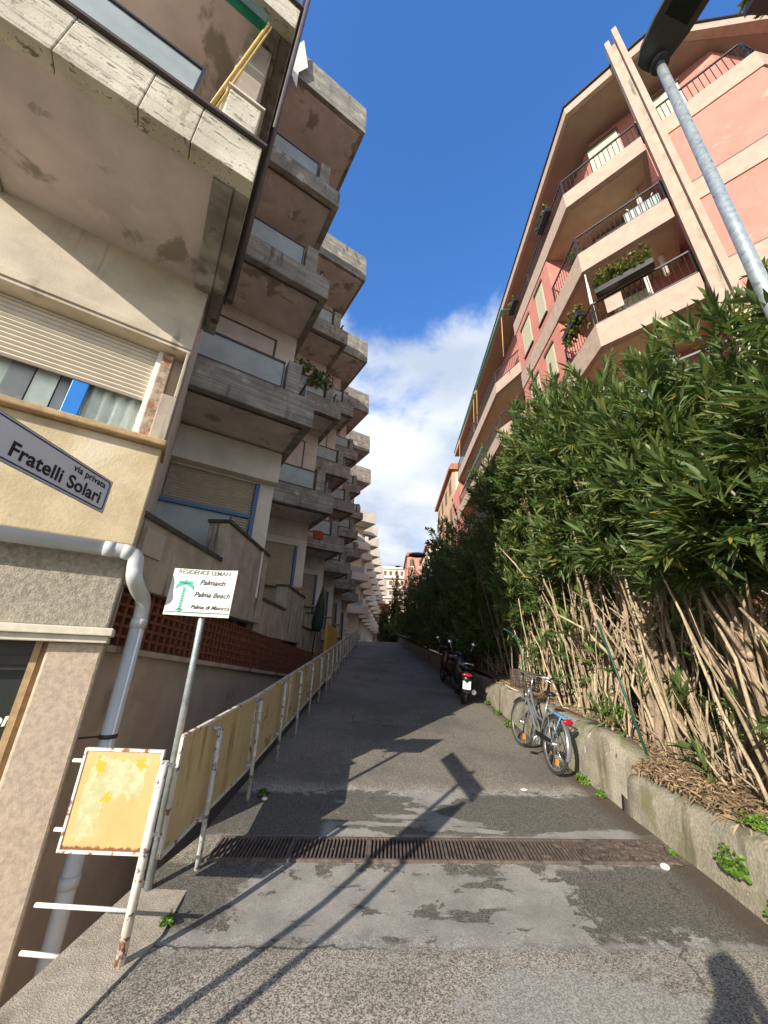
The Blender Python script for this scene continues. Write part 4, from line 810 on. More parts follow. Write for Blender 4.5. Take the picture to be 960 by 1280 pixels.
def shrub_parts(seed, top=5.4, bot=1.9, rad=1.15, front=.75, nsp=560, L=.15, wd=.031, ncane=13, nshoot=26, low=0.0, thin=10):
    rng = np.random.default_rng(seed); rnd = random.Random(seed)
    mid = (top + bot) / 2; hz = (top - bot) / 2
    lobes = [(np.array([rng.uniform(-.45, .55), rng.uniform(-.7, .7), rng.uniform(bot + .35, top - .7)]), rng.uniform(.42, .75)) for _ in range(12)] + [(np.array([rng.uniform(-.55, .1), rng.uniform(-.75, .75), bot + rng.uniform(.15, .6)]), rng.uniform(.38, .55)) for _ in range(4)]
    cen, dr = [], []
    while len(cen) < nsp:
        c, r = lobes[rnd.randrange(len(lobes))]; v = rng.normal(size=3); v /= np.linalg.norm(v); f = rng.uniform(.45, 1.0) ** .5
        p = c + v * r * f * np.array([rad, rad, 1.15]); p[0] -= 0.0
        if p[0] < -front - .25 or p[2] < bot - .25: continue
        d = v * .75 + np.array([-.15, 0, .62]) + rng.normal(0, .22, 3); cen.append(p); dr.append(d / np.linalg.norm(d))
    for _ in range(nshoot):                                            # upright shoots that break the outline
        c, r = lobes[rnd.randrange(len(lobes))]; p = c + np.array([rng.uniform(-.4, .4), rng.uniform(-.4, .4), r * rng.uniform(1.0, 1.5)]); d = np.array([rng.normal(0, .2), rng.normal(0, .2), 1.0]); d /= np.linalg.norm(d)
        for k in range(4): cen.append(p + d * .17 * k); dr.append(d)
    if low > 0:                                                        # stray low sprigs on the canes
        for _ in range(int(low)): cen.append(np.array([rng.uniform(-.5, .3), rng.uniform(-.7, .7), rng.uniform(.35, bot)])); d = rng.normal(size=3) + np.array([-.3, 0, .8]); dr.append(d / np.linalg.norm(d))
    cen, dr = np.array(cen), np.array(dr)
    V, F = leaf_cloud(rng, cen, dr, rng.uniform(.5, 1.0, len(cen)), 13, L, wd, (.32, 1.0), .34, .10)
    cm = MB()
    for i in range(ncane):
        a = Vector((rnd.uniform(-.18, .35), rnd.uniform(-.42, .42), -.15)); c, r = lobes[i % 12]; e = Vector(c) + Vector((rnd.uniform(-.2, .2), rnd.uniform(-.2, .2), 0))
        if i % 4 == 0: e.x -= .3
        q = [a]; K = 10
        for k in range(1, K + 1):
            t = k / K; q.append(a.lerp(e, t) + Vector((rnd.uniform(-.042, .042), rnd.uniform(-.042, .042), 0)) + Vector((math.sin(t * 3.1) * .10 * (1 if i % 2 else -1), 0, 0)))
        r0 = rnd.uniform(.018, .048); cm.path(q, [r0 * (1 - .72 * k / K) * rnd.uniform(.78, 1.3) for k in range(K + 1)], 8)
        for j in range(3):                                              # pruned stubs
            b = q[rnd.randrange(1, 6)]; dv = Vector((rnd.uniform(-1, 1), rnd.uniform(-1, 1), rnd.uniform(.1, .9))).normalized(); cm.path([b, b + dv * r0 * rnd.uniform(1.6, 3.4)], [r0 * .55, r0 * .38], 6)
        for j in range(2):                                              # forks
            b = q[rnd.randrange(2, 5)]; e2 = b + Vector((rnd.uniform(-.35, .55), rnd.uniform(-.7, .7), rnd.uniform(.5, 1.1))); m_ = b.lerp(e2, .5) + Vector((rnd.uniform(-.12, .12), rnd.uniform(-.12, .12), .1)); cm.path([b, m_, e2], [r0 * .55, r0 * .4, r0 * .22], 6)
    ct = MB()
    for i in range(thin):
        a = Vector((rnd.uniform(-.3, .3), rnd.uniform(-.65, .65), -.1)); ln = rnd.choice((.35, .7, 1.2, 1.6, 1.9, 2.2)) * rnd.uniform(.8, 1.15); e = a + Vector((rnd.uniform(-.45, .3), rnd.gauss(0, .28), ln)); r0 = rnd.choice((.006, .008, .010, .013, .018, .022)); q = [a.lerp(e, k / 5) + Vector((rnd.gauss(0, .022), rnd.gauss(0, .022), 0)) + Vector((0, math.sin(k / 5 * 3.1) * rnd.uniform(-.02, .05), 0)) for k in range(6)]; ct.path(q, [r0 * (1 - .5 * k / 5) for k in range(6)], 6)
    return leaf_mesh('foliage', V, F), cm.mesh('canes'), ct.mesh('dry_canes')
VAR = [shrub_parts(11, 5.1, 2.75, nsp=700, ncane=19, low=14, L=.27, wd=.040, thin=28), shrub_parts(23, 5.3, 2.1, nsp=790, ncane=18, low=18, L=.255, wd=.038, thin=42), shrub_parts(37, 5.6, 1.95, nsp=820, ncane=14, low=30, L=.235, wd=.036, thin=59), shrub_parts(41, 5.7, 1.5, nsp=800, ncane=13, low=34, L=.22, wd=.034, thin=52)]
VBACK = [shrub_parts(53, 5.4, .5, 1.2, nsp=520, ncane=6, L=.16, wd=.03, thin=0), shrub_parts(59, 5.9, .4, 1.25, nsp=520, ncane=6, L=.16, wd=.03, thin=0)]
FARV = [shrub_parts(61, 5.2, .6, 1.25, nsp=620, ncane=8, L=.17, wd=.032, thin=6), shrub_parts(67, 5.6, .5, 1.2, nsp=620, ncane=8, L=.17, wd=.032, thin=6)]
def shrub(x, y, v, label, group, rz=0, sc=1.0, sz=1.0):
    W = T(x, y, bedz(y) - .02) @ RZ(rz) @ Matrix.Diagonal((sc, sc, sz, 1))
    t = thing('oleander_shrub', label, 'shrub', group=group, W=W)
    for nm, me, m in zip(('foliage', 'trunk', 'dry_cane'), v, ('leaf', 'bark', 'cane')):
        if len(me.vertices): obj(nm, me, M[m], t, W)
    return t
FRONT = [(1.15, 0, 0, .70, 'oleander with thick tan canes at the edge of the photo beside the street lamp foot'), (2.35, 0, 10, .78, 'oleander with a spreading low tuft of long leaves over the lowest wall stretch'), (3.55, 1, -12, .93, 'oleander with stout forked trunk above the litter of dry leaves'), (4.85, 1, 36, 1.05, 'oleander with tall upright shoots standing where the low wall steps up'), (6.2, 2, 0, 1.08, 'oleander with many thin dry canes right behind the rear wheel of the bicycle'), (7.6, 3, 12, 1.1, 'oleander behind the basket of the bicycle'), (9.1, 2, -14, 1.06, 'oleander at the wall end between the bicycle and the nearest scooter')]
for y, v, rz, sz, lb_ in FRONT: shrub(redge(y) + .80, y, VAR[v], lb_, 'oleander hedge above the low wall', rz, 1.0, sz)
DK = ['dark oleander overhanging the nearest scooter', 'dark oleander above the second, deeper shaded scooter', 'dark oleander just past the parked scooters', 'dark oleander under the street lamp head in the hedge', 'dark oleander one shrub before the far street lamp pole', 'dark oleander standing beside the far street lamp pole', 'dark oleander next to last in the hedge before the crest', 'dark oleander at the far end of the hedge by the crest']
for i, y in enumerate((10.9, 12.8, 14.9, 17.0, 19.2, 21.5, 24.0, 26.6)):
    shrub(redge(y) + .62, y, FARV[i % 2], DK[i], 'oleander hedge above the low wall', (-15, 12, 30, -5)[i % 4], 1.08, (1.0, 1.02, .97, .92, .88, .84, .80, .78)[i])
for i, (x, y) in enumerate(((4.9, 1.3), (4.6, 3.2), (4.35, 5.1), (4.35, 7.0), (4.3, 9.0), (4.2, 11.2), (4.0, 13.6), (3.9, 16.5), (3.6, 19.5))):
    shrub(x, y, VBACK[i % 2], 'oleander of the dense second row behind the front hedge shrubs', 'second row of oleanders', (0, 40, -30)[i % 3], 1.0, .92)

# litter of dry leaves on the bed (nobody could count it)
rng = np.random.default_rng(3); n = 7500
yy = rng.uniform(1.2, 9.5, n); xx = np.array([redge(v) for v in yy]) + .10 + np.abs(rng.normal(0, .55, n)); zz = np.array([bedz(v) for v in yy]) + rng.uniform(.0, .05, n) + .03 * (xx - np.array([redge(v) for v in yy]) > .2)
V, F = leaf_cloud(rng, np.stack([xx, yy, zz], 1), np.stack([rng.normal(0, 1, n), rng.normal(0, 1, n), rng.normal(.1, .3, n)], 1) / 1.3, rng.uniform(.05, .2, n), 2, .085, .016, (.1, 1.2), .1, rng.choice([.0, .5]))
tag(obj('leaf_litter', leaf_mesh('leaf_litter', V, F), M['litter']), 'litter of dry tan leaves covering the bed under the oleanders', 'leaf litter', kind='stuff')

def weed(x, y, z, r, n, label, seed, tall=.5):
    n = int(n * 1.6); rng = np.random.default_rng(seed); v = rng.normal(size=(n, 3)); v[:, 2] = np.abs(v[:, 2]); v /= np.linalg.norm(v, axis=1)[:, None]
    c = v * rng.uniform(.05, .9, (n, 1)) ** 1.15 * np.array([r * .6, r, r * tall * 1.6]); d = v + np.array([-.3, 0, .5]); d /= np.linalg.norm(d, axis=1)[:, None]
    V, F = leaf_cloud(rng, c, d, np.full(n, .04), 5, min(.032, .012 + r * .2), min(.024, .009 + r * .15), (.6, 1.3), .3, .1)
    return tag(obj('weed', leaf_mesh('weed', V, F), M['weed'], None, T(x, y, z)), label, 'weed', 'weeds along the low wall')
for a in ((2.50, 3.35, .22, .13, 60, 'bright green weed growing out of the low wall face near the bottom corner', 1, .9), (2.50, 3.05, .10, .09, 40, 'small green weed below the larger one on the low wall face', 2, .9), (2.47, 3.95, .09, .05, 16, 'tiny green weed at the wall foot beside the grate end', 3, .5), (2.44, 4.95, .2, .07, 26, 'small green weed at the wall foot between the grate and the bicycle', 4, .6), (2.43, 5.35, .24, .11, 50, 'leafy green weed at the wall foot just before the rear bicycle wheel', 5, .5), (2.38, 5.75, .28, .10, 40, 'green weed behind the rear bicycle wheel', 6, .6), (2.28, 7.6, .48, .18, 80, 'patch of green weed at the wall foot beyond the front bicycle wheel', 7, .4), (2.32, 8.5, .57, .16, 60, 'green weed at the wall foot towards the scooter', 8, .4), (2.34, 9.3, .66, .14, 50, 'green weed at the wall foot closest to the scooter wheel', 9, .4), (2.95, 5.3, .95, .28, 170, 'bright green ground plant on the wall top behind the bicycle', 10, .35), (2.72, 3.3, .5, .16, 50, 'green plant trailing over the low wall top among dry leaves', 11, .4), (-1.30, 3.0, .01, .07, 26, 'tuft of green grass at the kerb beside the white post foot', 12, .5), (-1.28, 4.75, .16, .12, 40, 'tuft of green grass by the second railing post', 13, .3)): weed(*a)

# ------------------------------------------------------------------ drain grate and small stones
dg_ = thing('drain_grate', 'rusty iron drain grate running across the whole lane', 'drain grate', (.5, 3.88, gz(3.88)))
def gx(x, y, dz): y += .048 * (x - .5); return (x, y, gz(y) + dz)
gy0, gy1 = 3.73, 4.02
obj('pit_sheet', MB().add([gx(-1.37, gy0, .004), gx(2.44, gy0, .004), gx(2.44, gy1, .004), gx(-1.37, gy1, .004)], [(0, 1, 2, 3)]), M['pitdirtshade'], dg_)  # flat sheet on the road, its dark colour stands for dirt and pit shade
fr = MB()
for y in (gy0, gy1): fr.beam(gx(-1.37, y, .012), gx(2.44, y, .012), .022, .020)
for x in (-.74, -.10, .54, 1.18, 1.82): fr.beam(gx(x, gy0, .013), gx(x, gy1, .013), .020, .018)
obj('frame', fr, M['rustgrate'], dg_)
br = MB(); x = -1.35
while x < 2.42: br.beam(gx(x, gy0, .013), gx(x + .004, gy1, .013), .013, .016); x += .0315
obj('bars', br, M['rustgrate'], dg_)
ds = MB(); rnd = random.Random(8)
for i in range(90):
    x = 2.44 - abs(rnd.gauss(0, .42)); y = rnd.uniform(gy0, gy1)
    if x > .9: ds.blob(gx(x, y, .012), rnd.uniform(.02, .06), rnd.uniform(.02, .05), .010, 8, 5)
obj('silt', ds, M['rustgrate'], dg_)['kind'] = 'stuff'
def pebble(x, y, s, label, seed):
    r = random.Random(seed); k = [r.uniform(.7, 1.2) for _ in range(3)]
    tag(obj('pebble', MB().blob((0, 0, 0), .045 * s * k[0], .03 * s * k[1], .02 * s * k[2], 12, 7), M['stone'], None, T(x, y, gz(y) + .016 * s)), label, 'pebble', 'white bits on the lane')
pebble(2.27, 3.76, 1.0, 'white pebble lying at the wall end of the grate', 1); pebble(1.62, 5.05, .8, 'white scrap lying on the lane before the bicycle', 2); pebble(-1.22, 4.62, .9, 'white scrap by the second railing post', 3); pebble(-.40, 3.84, .4, 'small white bit on the grate bars', 4)

# ------------------------------------------------------------------ bicycle (local x forwards, z up)
def bicycle():
    yaw = math.degrees(math.atan2(.98, -.05)); W = T(2.185, 5.57, gz(5.57)) @ RZ(yaw) @ Matrix.Rotation(math.atan(.105), 4, 'Y').inverted() @ Matrix.Rotation(R(9), 4, 'X')
    t = thing('bicycle', 'silver and blue city bicycle with front basket leaning towards the low wall', 'bicycle', W=W)
    r = .335; wb = 1.04; rc = (0, 0, r); fc = (wb, 0, r)
    st_ = Matrix.Translation((wb, 0, r)) @ RZ(9) @ Matrix.Translation((-wb, 0, -r))
    def wheel(c, m):
        Wc = W @ m @ T(c); w = obj('wheel', MB().path([(0, -.05, 0), (0, .05, 0)], .022, 12).disc(I4, .045, .012), M['chrome'], t, Wc)
        obj('tyre', MB().torus(I4, r - .022, .0215, 48, 8), M['rubber'], w, Wc); obj('rim', MB().torus(I4, r - .049, .010, 48, 6), M['silver'], w, Wc)
        s = MB()
        for i in range(28): a = 2 * math.pi * i / 28; b = a + (.35 if i % 2 else -.35); s.path([(.02 * math.cos(b), .02 * (1 if i % 4 < 2 else -1), .02 * math.sin(b)), ((r - .045) * math.cos(a), 0, (r - .045) * math.sin(a))], .0016, 4, False)
        obj('spokes', s, M['chrome'], w, Wc); a = R(250); obj('reflector', MB().box((r - .14) * math.cos(a) - .02, (r - .14) * math.cos(a) + .02, -.012, .012, (r - .14) * math.sin(a) - .035, (r - .14) * math.sin(a) + .035), M['orange'], w, Wc)
    wheel(rc, I4); wheel(fc, st_)
    bb = (.44, 0, .29); seat_t = (.27, 0, .80); head_t = (.88, 0, .86); head_b = (.925, 0, .70)
    f = MB().path([bb, seat_t], .017, 10).path(pipe_curve([bb, (.62, 0, .40), head_b], 6), .021, 10).path(pipe_curve([(.36, 0, .52), (.60, 0, .56), head_t], 5), .017, 10).path([head_t, head_b], .021, 10)
    for s in (-1, 1): f.path([bb, (0, .06 * s, r)], .010, 8).path([(.29, .0, .74), (0, .06 * s, r)], .008, 8)
    obj('frame', f, M['silver'], t, W)
    fk = MB()
    for s in (-1, 1): fk.path(pipe_curve([(.925, .03 * s, .70), (.96, .055 * s, .56), (1.04, .06 * s, r)], 5), .012, 8)
    fk.box(.90, .95, -.045, .045, .685, .715); obj('fork', fk, M['silver'], t, W @ st_)
    for c, a0, a1, m in ((rc, R(15), R(195), I4), (fc, R(35), R(200), st_)):
        mg = MB()
        n = 22
        for i in range(n + 1):
            a = a0 + (a1 - a0) * i / n
            for yy_ in (-.03, -.018, .018, .03): mg.v.append(((r + .022 - (.012 if abs(yy_) > .02 else 0)) * math.cos(a), yy_, (r + .022 - (.012 if abs(yy_) > .02 else 0)) * math.sin(a)))
        for i in range(n):
            for j in range(3): k = i * 4 + j; mg.f.append((k, k + 1, k + 5, k + 4)); mg.sm.append(True); mg.mi.append(0)
        obj('mudguard', mg, M['silver'], t, W @ m @ T(c))
    obj('saddle', MB().blob((.25, 0, .90), .13, .085, .035, 14, 8, None, lambda p: Vector((p.x, p.y * (1.0 if p.x < 0 else max(.3, 1 - p.x * 6)), p.z))), M['black'], t, W)
    obj('seat_post', MB().path([(.27, 0, .78), (.255, 0, .89)], .013, 8), M['chrome'], t, W)
    hb = obj('handlebar', MB().path([(.885, 0, .82), (.86, 0, 1.02)], .014, 8).path(pipe_curve([(.72, -.28, 1.06), (.80, -.27, 1.06), (.90, -.14, 1.05), (.88, 0, 1.03), (.90, .14, 1.05), (.80, .27, 1.06), (.72, .28, 1.06)], 5), .011, 8), M['chrome'], t, W @ st_)
    for s in (-1, 1): obj('grip', MB().path([(.68, .28 * s, 1.06), (.79, .272 * s, 1.06)], .016, 8), M['black'], hb, W @ st_)
    obj('lever', MB().path([(.80, .26, 1.05), (.84, .22, 1.02), (.74, .26, 1.0)], .006, 6).path([(.80, -.26, 1.05), (.84, -.22, 1.02), (.74, -.26, 1.0)], .006, 6), M['chrome'], hb, W @ st_)
    bk = MB(); x0, x1, y0, y1, z0, z1 = .93, 1.24, -.19, .19, .82, 1.07
    def q(u, v, w): return (x0 + (x1 - x0) * u - (.03 * (1 - w) if u > .5 else 0), (y0 + (y1 - y0) * v) * (.86 + .14 * w), z0 + (z1 - z0) * w)
    for k in range(7): w = k / 6; P = [q(0, 0, w), q(1, 0, w), q(1, 1, w), q(0, 1, w), q(0, 0, w)]; bk.path(P, .008 if k in (0, 6) else .0055, 5)
    for k in range(12):
        for u, v in ((k / 11, 0), (k / 11, 1), (0, k / 11), (1, k / 11)): bk.path([q(u, v, 0), q(u, v, 1)], .0055, 4, False)
    for k in range(8): bk.path([q(0, k / 7, 0), q(1, k / 7, 0)], .0028, 4, False)
    obj('basket', bk, M['brown'], t, W @ st_)
    cr = MB()
    for s in (-1, 1): cr.path([(.20, .05 * s, .70), (-.26, .055 * s, .70)], .007, 6).path([(-.20, .055 * s, .70), (0, .065 * s, r)], .006, 6)
    for k in range(5): cr.path([(.1 - .09 * k, -.055, .70), (.1 - .09 * k, .055, .70)], .006, 6)
    obj('carrier', cr, M['bikeblue'], t, W); obj('rear_light', MB().blob((-.285, 0, .665), .025, .062, .036), M['redlens'], t, W)
    ck = obj('crank', MB().disc(T(.44, .05, .29), .09, .006).path([(.44, -.07, .29), (.44, .07, .29)], .018, 10).path([(.44, .07, .29), (.51, .08, .14)], .010, 6).path([(.44, -.07, .29), (.37, -.08, .44)], .010, 6), M['chrome'], t, W)
    for s, c in ((1, (.51, .13, .14)), (-1, (.37, -.13, .44))): obj('pedal', MB().box(c[0] - .045, c[0] + .045, c[1] - .045, c[1] + .045, c[2] - .012, c[2] + .012), M['black'], ck, W)
    obj('chain_guard', MB().beam((.44, .062, .35), (.0, .062, .36), .012, .05), M['black'], t, W)
    obj('kickstand', MB().path([(.10, -.06, .28), (.02, -.20, .015)], .008, 6), M['chrome'], t, W)
    obj('headlight', MB().blob((1.0, 0, .74), .03, .03, .03), M['chrome'], t, W @ st_)
bicycle()

# ------------------------------------------------------------------ scooters
def scooter(x, y, yaw, label, body, lean=6, shield=False):
    W = T(x, y, gz(y)) @ RZ(90 + yaw) @ Matrix.Rotation(math.atan(.105), 4, 'Y').inverted() @ Matrix.Rotation(R(lean), 4, 'X')
    t = thing('motor_scooter', label, 'scooter', W=W, group='scooters parked under the hedge'); r = .24
    for c in ((0, 0, r), (1.25, 0, r)):
        w = obj('wheel', MB().torus(I4, r - .06, .058, 32, 10), M['rubber'], t, W @ T(c)); obj('rim', MB().disc(I4, r - .085, .07).torus(I4, r - .09, .03, 24, 6), M['silver'], w, W @ T(c))
    def sq(p): return Vector((p.x, p.y * (1 - .3 * max(0, p.x)), p.z))
    b = MB().blob((.12, 0, .56), .50, .19, .20, 18, 10, None, sq).box(.30, .95, -.15, .15, .26, .36).blob((.92, 0, .60), .12, .21, .34, 16, 9).blob((1.22, 0, .45), .22, .10, .09, 12, 7); obj('body', b, body, t, W)
    obj('seat', MB().blob((.14, 0, .80), .46, .16, .075, 18, 9), M['black'], t, W)
    obj('mudguard', MB().box(-.32, -.24, -.07, .07, .28, .56), M['black'], t, W)
    obj('number_plate', MB().box(-.345, -.337, -.09, .09, .36, .53), M['plate'], t, W, .004)
    obj('tail_light', MB().blob((-.36, 0, .66), .05, .12, .04), M['redlens'], t, W)
    obj('grab_rail', MB().path(pipe_curve([(0.0, .15, .80), (-.30, .13, .88), (-.36, 0, .90), (-.30, -.13, .88), (0.0, -.15, .80)], 5), .014, 8), M['chrome'], t, W)
    obj('exhaust', MB().path([(.30, -.17, .25), (-.20, -.19, .30)], [.04, .055], 10), M['chrome'], t, W)
    obj('steering_column', MB().path([(1.25, 0, r), (1.0, 0, .95)], .03, 8), M['black'], t, W)
    h = obj('handlebar', MB().path([(.88, -.32, 1.02), (.98, 0, .99), (.88, .32, 1.02)], .016, 8).blob((1.0, 0, .98), .09, .13, .07), M['black'], t, W)
    for s in (-1, 1): obj('mirror', MB().path([(.93, .22 * s, 1.02), (.95, .30 * s, 1.22)], .007, 6).blob((.95, .31 * s, 1.25), .02, .065, .045), M['chrome'], h, W)
    if shield: obj('windshield', MB().box(1.02, 1.028, -.22, .22, 1.0, 1.40), M['frosted'], t, W, .003)
    return t
scooter(1.80, 9.35, -4, 'black scooter with white number plate and red tail light, parked closest to the bicycle', M['black'])
scooter(1.90, 11.1, 6, 'very dark red scooter parked just past the closest black one', M['red'], 5)

# ------------------------------------------------------------------ things on the balconies
def flower_box(W, L, label, seed, h=.35, n=70, droop=0):
    t = thing('flower_box', label, 'flower box', W=W, group='flower boxes on the pink building')
    obj('trough', MB().box(-L / 2, L / 2, -.11, .11, 0, .17), M['black'], t, W, .008)
    rng = np.random.default_rng(seed); c = np.stack([rng.uniform(-L / 2, L / 2, n), rng.normal(0, .10, n), rng.uniform(.15 - droop, .2 + h, n)], 1); d = np.stack([rng.normal(0, .5, n), rng.normal(-.2, .5, n), rng.uniform(.2, 1, n)], 1); d /= np.linalg.norm(d, axis=1)[:, None]
    V, F = leaf_cloud(rng, c, d, np.full(n, .1), 9, .11, .05, (.4, 1.2), .5, .2); obj('plants', leaf_mesh('plants', V, F), M['planter'], t, W)
def chm(u, q, z): return T(*cp(u, q), z) @ Matrix(((D2[0], -N2[0], 0, 0), (D2[1], -N2[1], 0, 0), (0, 0, 1, 0), (0, 0, 0, 1)))
def stm(y, z, x=5.12): return T(x, y, z) @ RZ(90)
flower_box(chm(.75, .16, 10.42), 1.25, 'long flower box with yellow green trailing plants on the lowest visible corner balcony rail', 1, .5, 150)
flower_box(stm(7.6, 10.30, 5.05), .9, 'flower box with hanging plants round the corner of the lowest visible balcony', 2, .3, 90, .4)
flower_box(stm(8.0, 15.72), .75, 'dark flower box on the top terrace rail near the corner', 3, .18, 40)
flower_box(stm(11.3, 15.72), .75, 'dark flower box further along the top terrace rail', 4, .18, 40)
flower_box(T(*cp(4.7, .35), 15.8) @ RZ(0), .9, 'flower box with yellow leaves at the right corner of the top terrace', 5, .35, 80)
flower_box(stm(7.35, 12.55, 5.45), .6, 'pot plant with yellow leaves at the corner of the middle balcony', 6, .45, 40)
ac = thing('drying_rack', 'white drying rack with cloth standing on the middle corner balcony', 'drying rack', W=chm(1.55, -.45, 12.42))
Wk = WM[ac]; rk = MB()
for y in (-.2, .2): rk.path([(-.4, y, 0), (.3, -y, .85)], .012, 6).path([(.4, y, 0), (-.3, -y, .85)], .012, 6)
obj('frame', rk, M['whitepaint'], ac, Wk); obj('cloth', MB().box(-.4, .4, -.22, -.20, .25, .72).box(-.4, .4, .05, .07, .35, .72).box(-.4, .4, -.22, .24, .72, .735), M['frosted'], ac, Wk, .01)
# trailing plant on a grey balcony, shuttered flap by the grey roof
pw = UW(2); tt = thing('balcony_plant', 'dark bushy plant spilling over a glass balcony screen of the grey block', 'plant', W=pw @ T(-.8, -1.0, 8.2))
rng = np.random.default_rng(9); n = 130; c = np.stack([rng.uniform(-.55, .55, n), rng.normal(-.12, .12, n), rng.uniform(.15, .75, n)], 1); d = rng.normal(size=(n, 3)); d[:, 2] = np.abs(d[:, 2]); d /= np.linalg.norm(d, axis=1)[:, None]
V, F = leaf_cloud(rng, c, d, np.full(n, .1), 9, .13, .05, (.4, 1.2), .5, .3); obj('leaves', leaf_mesh('leaves', V, F), M['leaf'], tt, WM[tt]); obj('pot', MB().path([(0, 0, 0), (0, 0, .3)], [.14, .19], 14), M['hollow'], tt, WM[tt])
obj('folded_flap', MB().add([(-2.82, 4.1, 15.12), (-2.71, 4.171, 15.98), (-2.53, 4.30, 15.0), (-2.49, 4.316, 14.25), (-2.57, 4.263, 16.68), (-2.37, 4.395, 15.575)], [(0, 1, 2, 3), (1, 4, 5, 2)]), M['whitepaint'], apt)

# ------------------------------------------------------------------ far end of the street
def far_building(name, x0, x1, y0, y1, z1, wall, label, floors, band=None, cols=3, z0=-2, roofm='tile'):
    t = thing('apartment_building', label, 'building', ((x0 + x1) / 2, y0, z0)); obj('wall', MB().box(x0, x1, y0, y1, z0, z1), M[wall], t)
    fh = 3.0; bm = MB()
    for i in range(floors):
        z = z1 - fh * (i + 1)
        if band: bm.box(x0 - .5, x1 + .3, y0 - .7, y0 + .01, z, z + .85).box(x0 - .5, x0 + .01, y0 + .01, y1, z, z + .85)
        for k in range(cols):
            cx = x0 + (x1 - x0) * (k + .5) / cols; w = (x1 - x0) / cols * .24
            wd_ = obj('window', MB().box(cx - w, cx + w, y0 - .03, y0 - .004, z + .9, z + 2.35), M['farshade'], t); obj('sill', MB().box(cx - w - .1, cx + w + .1, y0 - .1, y0 - .004, z + .8, z + .9), M['whitepaint'], wd_)
            cy = y0 + (y1 - y0) * (k + .5) / cols; obj('window', MB().box(x0 - .03, x0 - .004, cy - .6, cy + .6, z + .9, z + 2.35), M['farshade'], t)
    if band: obj('balconies', bm, M[band], t)
    obj('roof', MB().box(x0 - .35, x1 + .35, y0 - .35, y1 + .35, z1, z1 + .3).box(x0 - .1, x1 + .1, y0 - .1, y1 + .1, z1 + .3, z1 + .8), M[roofm], t)
    return t
far_building('o', 6.3, 12, 33, 44, 19.6, 'farorange', 'orange building with cream stripe and brown windows, directly beyond the pink building', 6, None, 4)
obj('stripe', MB().box(6.62, 6.95, 32.96, 33, -2, 19.6), M['farcream'], [o for o in bpy.data.objects if o.get('label', '').startswith('orange building')][0])
far_building('y', 6.0, 14, 54, 64, 17.6, 'farcream', 'cream yellow house rising over the end of the hedge', 4, None, 3)
far_building('r', 3.9, 9.5, 72, 84, 21.0, 'farred', 'rose red building between the cream house and the pale hotel', 5, None, 3)
far_building('h', -3.4, 7.0, 112, 126, 27.5, 'farpink', 'pale pink building with long balconies closing the end of the street', 8, 'farband', 6, roofm='farband')
far_building('b', -2.6, .35, 76, 86, 11.2, 'farred', 'low brick red building at the end of the left side blocks', 3, None, 2)
def tree(x, y, z0, h, r, label, mat, seed, n=500, narrow=False):
    t = thing('tree', label, 'tree', (x, y, z0)); rng = np.random.default_rng(seed); rnd = random.Random(seed)
    tk = MB().path([(x, y, z0), (x + .1, y, z0 + h * .45), (x, y, z0 + h * .85)], [.18, .12, .04], 8)
    for k in range(6): a = rnd.uniform(0, 6.28); zb = z0 + h * rnd.uniform(.3, .6); tk.path([(x, y, zb), (x + math.cos(a) * r * .6, y + math.sin(a) * r * .6, zb + h * .22)], [.06, .02], 6)
    obj('trunk', tk, M['bark'], t)
    v = rng.normal(size=(n, 3)); v /= np.linalg.norm(v, axis=1)[:, None]; f = rng.uniform(.35, 1, (n, 1)); c = v * f * np.array([r, r, h * .42]) * (1 + .25 * np.sin(v[:, :1] * 5 + v[:, 2:] * 7))
    if narrow: c[:, :2] *= (.35 + .65 * (1 - (c[:, 2:] / (h * .42) + 1) / 2))
    c += np.array([x, y, z0 + h * .60]); d = v + np.array([0, 0, .4]); d /= np.linalg.norm(d, axis=1)[:, None]
    V, F = leaf_cloud(rng, c, d, np.full(n, .4), 8, .42, .17, (.4, 1.3), .8, .2); obj('crown', leaf_mesh('crown', V, F), M[mat], t); return t
tree(1.6, 70, 1, 15.5, 1.9, 'narrow brown green cypress in front of the pale pink building', 'cypress', 1, 700, True)
tree(1.0, 52, 0, 6.6, 1.7, 'light green tree at the end of the lane below the cypress', 'treeleaf', 2)
tree(3.1, 44, 0, 6.6, 1.5, 'dark green tree beside the end of the hedge', 'leaf', 3)
tree(-.5, 66, 1, 9.0, 1.2, 'dull green tree beside the last left side balconies', 'treeleaf', 4)
tree(4.9, 31.2, 1, 12.0, 1.7, 'yellowish tree at the foot of the orange building', 'cypress', 5, 600)
def bush(x, y, z, r, label, seed, mat='treeleaf'):
    rng = np.random.default_rng(seed); n = 220; v = rng.normal(size=(n, 3)); v[:, 2] = np.abs(v[:, 2]); v /= np.linalg.norm(v, axis=1)[:, None]; c = v * rng.uniform(.4, 1, (n, 1)) * np.array([r, r, r * .9])
    V, F = leaf_cloud(rng, c, v, np.full(n, .2), 8, .22, .09, (.4, 1.3), .6, .2); tag(obj('bush', leaf_mesh('bush', V, F), M[mat], None, T(x, y, z)), label, 'bush')
bush(-1.2, 40, 2.2, 1.0, 'low ochre green bush at the crest on the left', 1, 'cypress'); bush(.0, 42, 2.2, 1.1, 'low green bush closing the lane at the crest', 2); bush(1.1, 43, 2.2, 1.2, 'dark low bush at the crest beside the hedge end', 3, 'leaf')

# a red cloth hung over one grey balcony
tag(obj('laundry', MB().box(-1.0, -.66, -1.235, -1.205, 5.10, 5.36).box(-1.0, -.66, -1.235, -1.17, 5.36, 5.38), M['laundry'], None, UW(3), .008), 'red cloth hanging over the front of a lower balcony of the grey block', 'cloth')
